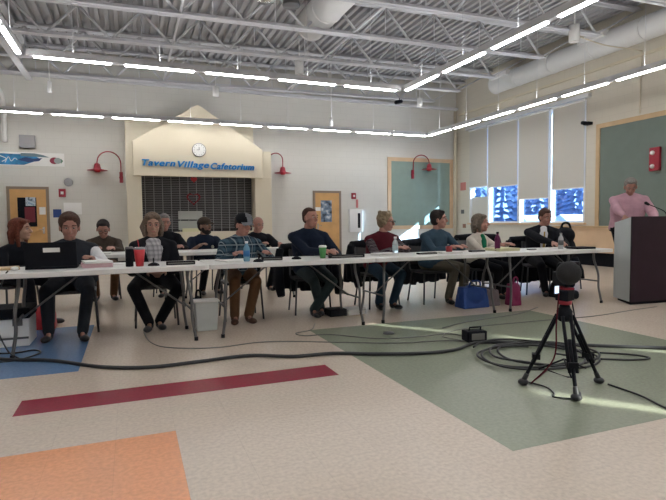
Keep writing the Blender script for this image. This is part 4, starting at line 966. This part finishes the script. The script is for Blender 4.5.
bottle(5.44, 5.36, .034, .22, mat('clear_tumbler', (.62, .64, .66), .2, alpha=.75), M['chrome'], 'clear bottle with dark label before the suited man', M['leg_metal'])
o = cup(3.66, 5.62-.24, .035, .042, .085, mat('red_mug', (.28, .01, .015), .4), 'small red mug before the man in blue-grey')
tag(make('closed_laptop', MB().rbox((5.72, 5.30, ZT_+.012), (.34, .24, .024), .02), M['black'], loc=(5.72, 5.3, ZT_), bevel=.004), 'closed black laptop near the right end of the table', 'laptop')

# ------------------------------------------------------------------ things on the floor
def cbag(name, c, s, m, label, cat='bag', handle=True, hm=None):
    o = emp(name, (c[0], c[1], 0)); tag(o, label, cat); x, y = c; w, d, h = s
    b = MB(); b.ell((x, y, h*.5), (w*.5, d*.5, h*.5)); 
    b.hexa([(x-w*.48, y-d*.45, .0), (x+w*.48, y-d*.45, .0), (x+w*.48, y+d*.45, .0), (x-w*.48, y+d*.45, .0), (x-w*.44, y-d*.25, h*.92), (x+w*.44, y-d*.25, h*.88), (x+w*.44, y+d*.25, h*.88), (x-w*.44, y+d*.25, h*.92)])
    make('bag_body', b, m, o, remesh=.012, smooth_it=3)
    if handle: make('bag_handle', MB().tube(catmull([(x-w*.22, y-d*.2, h*.85), (x-w*.15, y-d*.25, h*1.15), (x+w*.15, y-d*.25, h*1.15), (x+w*.22, y-d*.2, h*.85)], 6), .011, 8), hm or m, o)
    return o
cbag('tote_bag', (4.17, 5.60), (.42, .26, .30), mat('blue_nylon', (.015, .06, .26), .6, bump=.5, bscale=15), 'blue bag on the floor under the table beside the man in khaki')
cbag('tote_bag', (4.48, 5.62), (.22, .2, .24), mat('grey_bag', (.16, .13, .14), .8), 'small grey-brown bag between the blue and magenta bags')
cbag('tote_bag', (4.76, 5.50), (.17, .18, .32), mat('magenta_bag', (.22, .012, .08), .6), 'narrow magenta bag standing under the table')
cbag('camera_bag', (5.90, 5.78), (.34, .26, .24), M['black'], 'black camera bag on the floor under the right end table', hm=M['red'])
cbag('rucksack', (.38+.30, 5.86), (.12, .2, .34), M['black'], 'black bag leaning behind the white waste bin')
wb_ = emp('waste_bin', (.70, 5.62, 0)); tag(wb_, 'white waste bin on the floor under the front table joint', 'bin')
x, y = .73, 5.60
make('bin_body', MB().hexa([(x-.105, y-.08, 0), (x+.105, y-.08, 0), (x+.105, y+.08, 0), (x-.105, y+.08, 0), (x-.125, y-.10, .31), (x+.125, y-.10, .31), (x+.125, y+.10, .31), (x-.125, y+.10, .31)]), M['lectern_side'], wb_, bevel=.012)
make('rim', MB().cbox((x, y, .317), (.27, .22, .012)), M['frame_white'], wb_)
eq = emp('equipment_case', (-1.05, 5.72, 0)); tag(eq, 'white equipment case with a black lid at the left edge under the table', 'case')
make('case_body', MB().box((-1.42, 5.55, 0), (-.92, 5.95, .26)), M['frame_white'], eq, bevel=.01)
make('lid', MB().box((-1.43, 5.54, .262), (-.91, 5.96, .36)), M['black'], eq, bevel=.012)
make('latch', MB().box((-1.05, 5.525, .20), (-.97, 5.539, .27)), M['leg_metal'], eq); make('latch', MB().box((-1.3, 5.525, .20), (-1.22, 5.539, .27)), M['leg_metal'], eq)
make('stripe', MB().box((-1.415, 5.5445, .07), (-.925, 5.549, .09)), M['leg_metal'], eq)
cbag('paper_bag', (-.93, 6.42), (.28, .2, .27), M['redplastic'], 'red bag on the floor behind the left table legs', handle=False)
fb = emp('file_box', (2.32, 5.80, 0)); tag(fb, 'flat black case under the table beside the crossed feet', 'case')
make('case_body', MB().box((2.20, 5.70, 0), (2.42, 5.92, .085)), M['black'], fb, bevel=.008)
stack(2.55, 5.84, .24, .24, 7, M['paper'], 'pile of white papers on the floor beside the flat black case', .1, z=.0005, th=.009)
pb = emp('power_supply', (3.0, 4.02, 0)); tag(pb, 'small black power box on the green floor near the coiled cable', 'power box')
for_ = MB().cbox((2.99, 3.98, .06), (.20, .13, .10), -.15)
pb.location = (2.99, 3.98, 0)
make('housing', for_, M['black'], pb, bevel=.01)
make('handle', MB().tube([(2.93, 3.98, .105), (2.93, 3.97, .14), (3.05, 3.96, .14), (3.05, 3.97, .105)], .008, 8), M['black'], pb)
make('panel', MB().cbox((2.985, 3.9115, .06), (.13, .003, .06), -.15), M['grey_cable'], pb)
for dx in (-.06, .06): make('foot', MB().cbox((2.99+dx, 3.98, .006), (.03, .08, .012), -.15), M['rubber'], pb)

# cables
def cable(pts, r_, label, m='rubber', name='floor_cable', n=8):
    P3 = [(p[0], p[1], (p[2] if len(p) > 2 else 0)+r_+.0005) for p in pts]
    return tag(make(name, MB().tube(catmull(P3, n), r_, 8), M[m], loc=(P3[0][0], P3[0][1], 0)), label, 'cable')
cable([(-1.6, 5.6), (-1.09, 5.05), (-.65, 4.80), (-.25, 4.42), (.11, 4.25), (.5, 4.26), (.91, 4.28), (1.25, 4.10), (1.59, 4.06), (1.9, 3.90), (2.27, 3.76), (2.6, 3.74), (2.95, 3.88), (3.3, 3.72), (3.58, 3.54), (3.95, 3.28), (4.3, 3.06), (5.2, 2.5)], .015, 'thick black cable running across the whole floor')
coil = []
for k in range(110):
    a = k/110*2*PI*4.4; R0 = .36+.06*math.sin(k*.37)+.10*(k/110); coil.append((3.12+R0*1.05*math.cos(a)+.05*math.sin(k*.11), 3.32+R0*.88*math.sin(a)+.04*math.cos(k*.17), .006*(k//25)+.006*(1+math.sin(k*.9))))
cable(coil, .009, 'black cable lying in loose coils behind the tripod', name='coiled_cable', n=3)
cable([(3.3, 3.45, .05), (3.55, 3.3), (3.85, 3.05), (3.9, 2.9), (3.7, 2.93), (3.45, 3.1), (3.2, 3.2, .04)], .008, 'loop of black cable right of the tripod')
cable([(3.03, 2.55), (3.02, 2.3), (2.95, 2.05), (2.95, 1.7), (3.1, 1.2)], .006, 'thin black cable from the tripod foot to the right edge')
cable([(2.55, 2.85), (2.6, 2.68), (2.55, 2.55), (2.5, 2.5), (2.62, 2.42), (2.72, 2.5)], .005, 'thin black wire curling by the front tripod foot')
cable([(.1, 5.7), (.15, 5.2), (.3, 4.9), (.7, 4.72), (1.2, 4.75), (1.9, 4.40), (2.3, 4.2), (2.7, 4.12), (2.9, 4.02)], .005, 'thin grey cable running from the woman to the power box', 'grey_cable')
cable([(1.9, 5.4), (1.75, 5.1), (1.55, 5.0), (1.6, 4.85), (1.85, 4.80), (2.2, 4.45), (2.6, 4.35), (2.95, 4.35), (3.05, 4.08)], .005, 'thin grey cable curling below the man in navy', 'grey_cable')
cable([(3.05, 3.9), (3.15, 3.72), (3.2, 3.5, .03)], .006, 'short black lead from the power box to the coil')
cable([(2.9, 4.05), (2.85, 4.3), (3.3, 4.5), (4.2, 4.5), (5.0, 4.45), (5.8, 4.55), (6.3, 4.6)], .004, 'thin grey cable running to the foot of the lectern', 'grey_cable')
cable([(4.9, 5.2), (4.4, 4.95), (3.9, 4.85), (3.4, 4.75), (3.05, 4.6)], .005, 'thin dark cable under the bags', 'grey_cable')
cable([(-1.3, 5.4), (-1.02, 5.25), (-.85, 5.3), (-.78, 5.15), (-.95, 4.95), (-1.3, 5.0)], .007, 'black cable looping round the leftmost table leg')
tag(make('floor_socket', MB().lathe([(.06, 0), (.055, .012), (.02, .014)], (2.42, 4.62, .0005), 16), M['leg_metal'], loc=(2.42, 4.62, 0)), 'small round dark floor plate left of the power box', 'floor plate')
# cable hanging from the left table
tag(make('hanging_cable', MB().tube(catmull([(-.97, 5.03, .76), (-1.0, 5.02, .70), (-1.12, 5.15, .4), (-1.0, 5.0, .1), (-.9, 4.98, .008)], 6), .006, 8), M['rubber'], loc=(-.97, 5.03, .7)), 'black cable hanging from the left table edge', 'cable')

# ------------------------------------------------------------------ tripod and camera
tc = V((2.70, 2.62, 0)); tri = emp('tripod', tc); tag(tri, 'black tripod standing on the green floor carrying a video camera', 'tripod')
hubz = .50
make('hub', MB().lathe([(.035, .46), (.05, .48), (.05, .53), (.035, .55), (.03, .575)], tc, 16), M['black'], tri)
make('bowl_ring', MB().lathe([(.045, .575), (.045, .60)], tc, 16), M['red'], tri)
for fx, fy in ((2.50, 2.78), (2.58, 2.40), (3.00, 2.60)):
    ft = V((fx, fy, .03)); d = (ft-V((tc.x, tc.y, hubz))); s = V((d.y, -d.x, 0)).normalized(); top_ = V((tc.x, tc.y, hubz)) + V((d.x, d.y, 0)).normalized()*.045
    lg = MB()
    for q in (-1, 1): lg.tube([top_+s*q*.026, top_.lerp(ft, .72)+s*q*.022], .011, 8)
    lg.tube([top_.lerp(ft, .30), ft], .012, 8); lg.cbox(top_.lerp(ft, .62), (.06, .05, .035), math.atan2(s.y, s.x))
    L = make('leg', lg, M['black'], tri)
    make('foot', MB().ell(ft+V((0, 0, -.006)), (.035, .035, .024)).cap(ft, top_.lerp(ft, .9), .018, .016), M['rubber'], L)
sp_ = MB()
for fx, fy in ((2.50, 2.78), (2.58, 2.40), (3.00, 2.60)): sp_.tube([tc+V((0, 0, .20)), V((tc.x, tc.y, .12)).lerp(V((fx, fy, .12)), .62)], .006, 6)
make('spreader', sp_, M['black'], tri)
make('fluid_head', MB().cbox(tc+V((0, 0, .635)), (.09, .09, .07), .3).lathe([(.03, .0), (.03, .05)], tc+V((.045, 0, .635)), 12, (1, -.3, 0)), M['black'], tri, bevel=.006)
make('pan_handle', MB().tube([tc+V((.05, .03, .63)), tc+V((.2, .22, .54))], .009, 8), M['black'], tri)
vc = emp('video_camera', tc+V((0, 0, .67))); tag(vc, 'black video camera with a big round foam-covered front on the tripod', 'camera')
c = tc+V((0.02, .0, .735)); fd = V((.35, .93, 0)).normalized()
make('camera_body', MB().cbox(c+fd*.08+V((.015, 0, 0)), (.075, .20, .09), -.36), M['black'], vc, bevel=.012)
make('foam_windscreen', MB().ell(c+V((-.05, -.06, .055)), (.078, .078, .078), None, 24, 16), M['black_matte'], vc)
make('top_handle', MB().tube(catmull([c+fd*.0+V((0, 0, .05)), c+fd*.02+V((0, 0, .10)), c+fd*.12+V((0, 0, .10)), c+fd*.14+V((0, 0, .05))], 4), .010, 8), M['black'], vc)
make('flip_screen', MB().cbox(c+V((-.115, -.02, -.055)), (.055, .008, .06), .25), M['black'], vc)
make('screen_glass', MB().cbox(c+V((-.1162, -.0255, -.055)), (.045, .003, .048), .25), glow('lit_screen', (.55, .68, .9), 1.2), vc)
make('mount_plate', MB().cbox(c+fd*.03+V((0, 0, -.056)), (.07, .12, .012), -.36), M['red'], vc)
for k, off in enumerate(((-.05, .0), (.07, .03))):
    tag(make('camera_cable', MB().tube(catmull([tc+V((off[0], off[1], .66)), tc+V((off[0]*1.6, off[1]-.01, .45)), tc+V((off[0]*1.2, .03, .2)), tc+V((off[0]*3, .14, .012)), tc+V((.2, .35+.1*k, .012))], 6), .005, 6), M['rubber' if k else 'maroon'], loc=tc), ('thin red cable hanging inside the tripod', 'thin black cable hanging inside the tripod')[k], 'cable')

# ------------------------------------------------------------------ light
sun = bpy.data.lights.new('sun', 'SUN'); so = bpy.data.objects.new('sun', sun); C.objects.link(so)
a_, b_ = .64, .768
sd_ = V((-a_, b_, -.676*a_)).normalized(); so.rotation_euler = sd_.to_track_quat('-Z', 'Y').to_euler()
sun.energy = 20; sun.angle = .009; sun.color = (1, .93, .80); so.location = (30, -20, 20)
w = bpy.data.worlds.new('world'); bpy.context.scene.world = w; w.use_nodes = True
bg = w.node_tree.nodes['Background']; bg.inputs[0].default_value = (.24, .31, .52, 1); bg.inputs[1].default_value = 1.9
sc = bpy.context.scene
sc.view_settings.view_transform = 'Standard'; sc.view_settings.look = 'None'; sc.view_settings.gamma = 1; sc.view_settings.exposure = 0.74
sc.view_settings.use_curve_mapping = False
sc.cycles.max_bounces = 8; sc.cycles.diffuse_bounces = 5; sc.cycles.transparent_max_bounces = 16
sc.cycles.sample_clamp_indirect = 4; sc.cycles.use_denoising = True
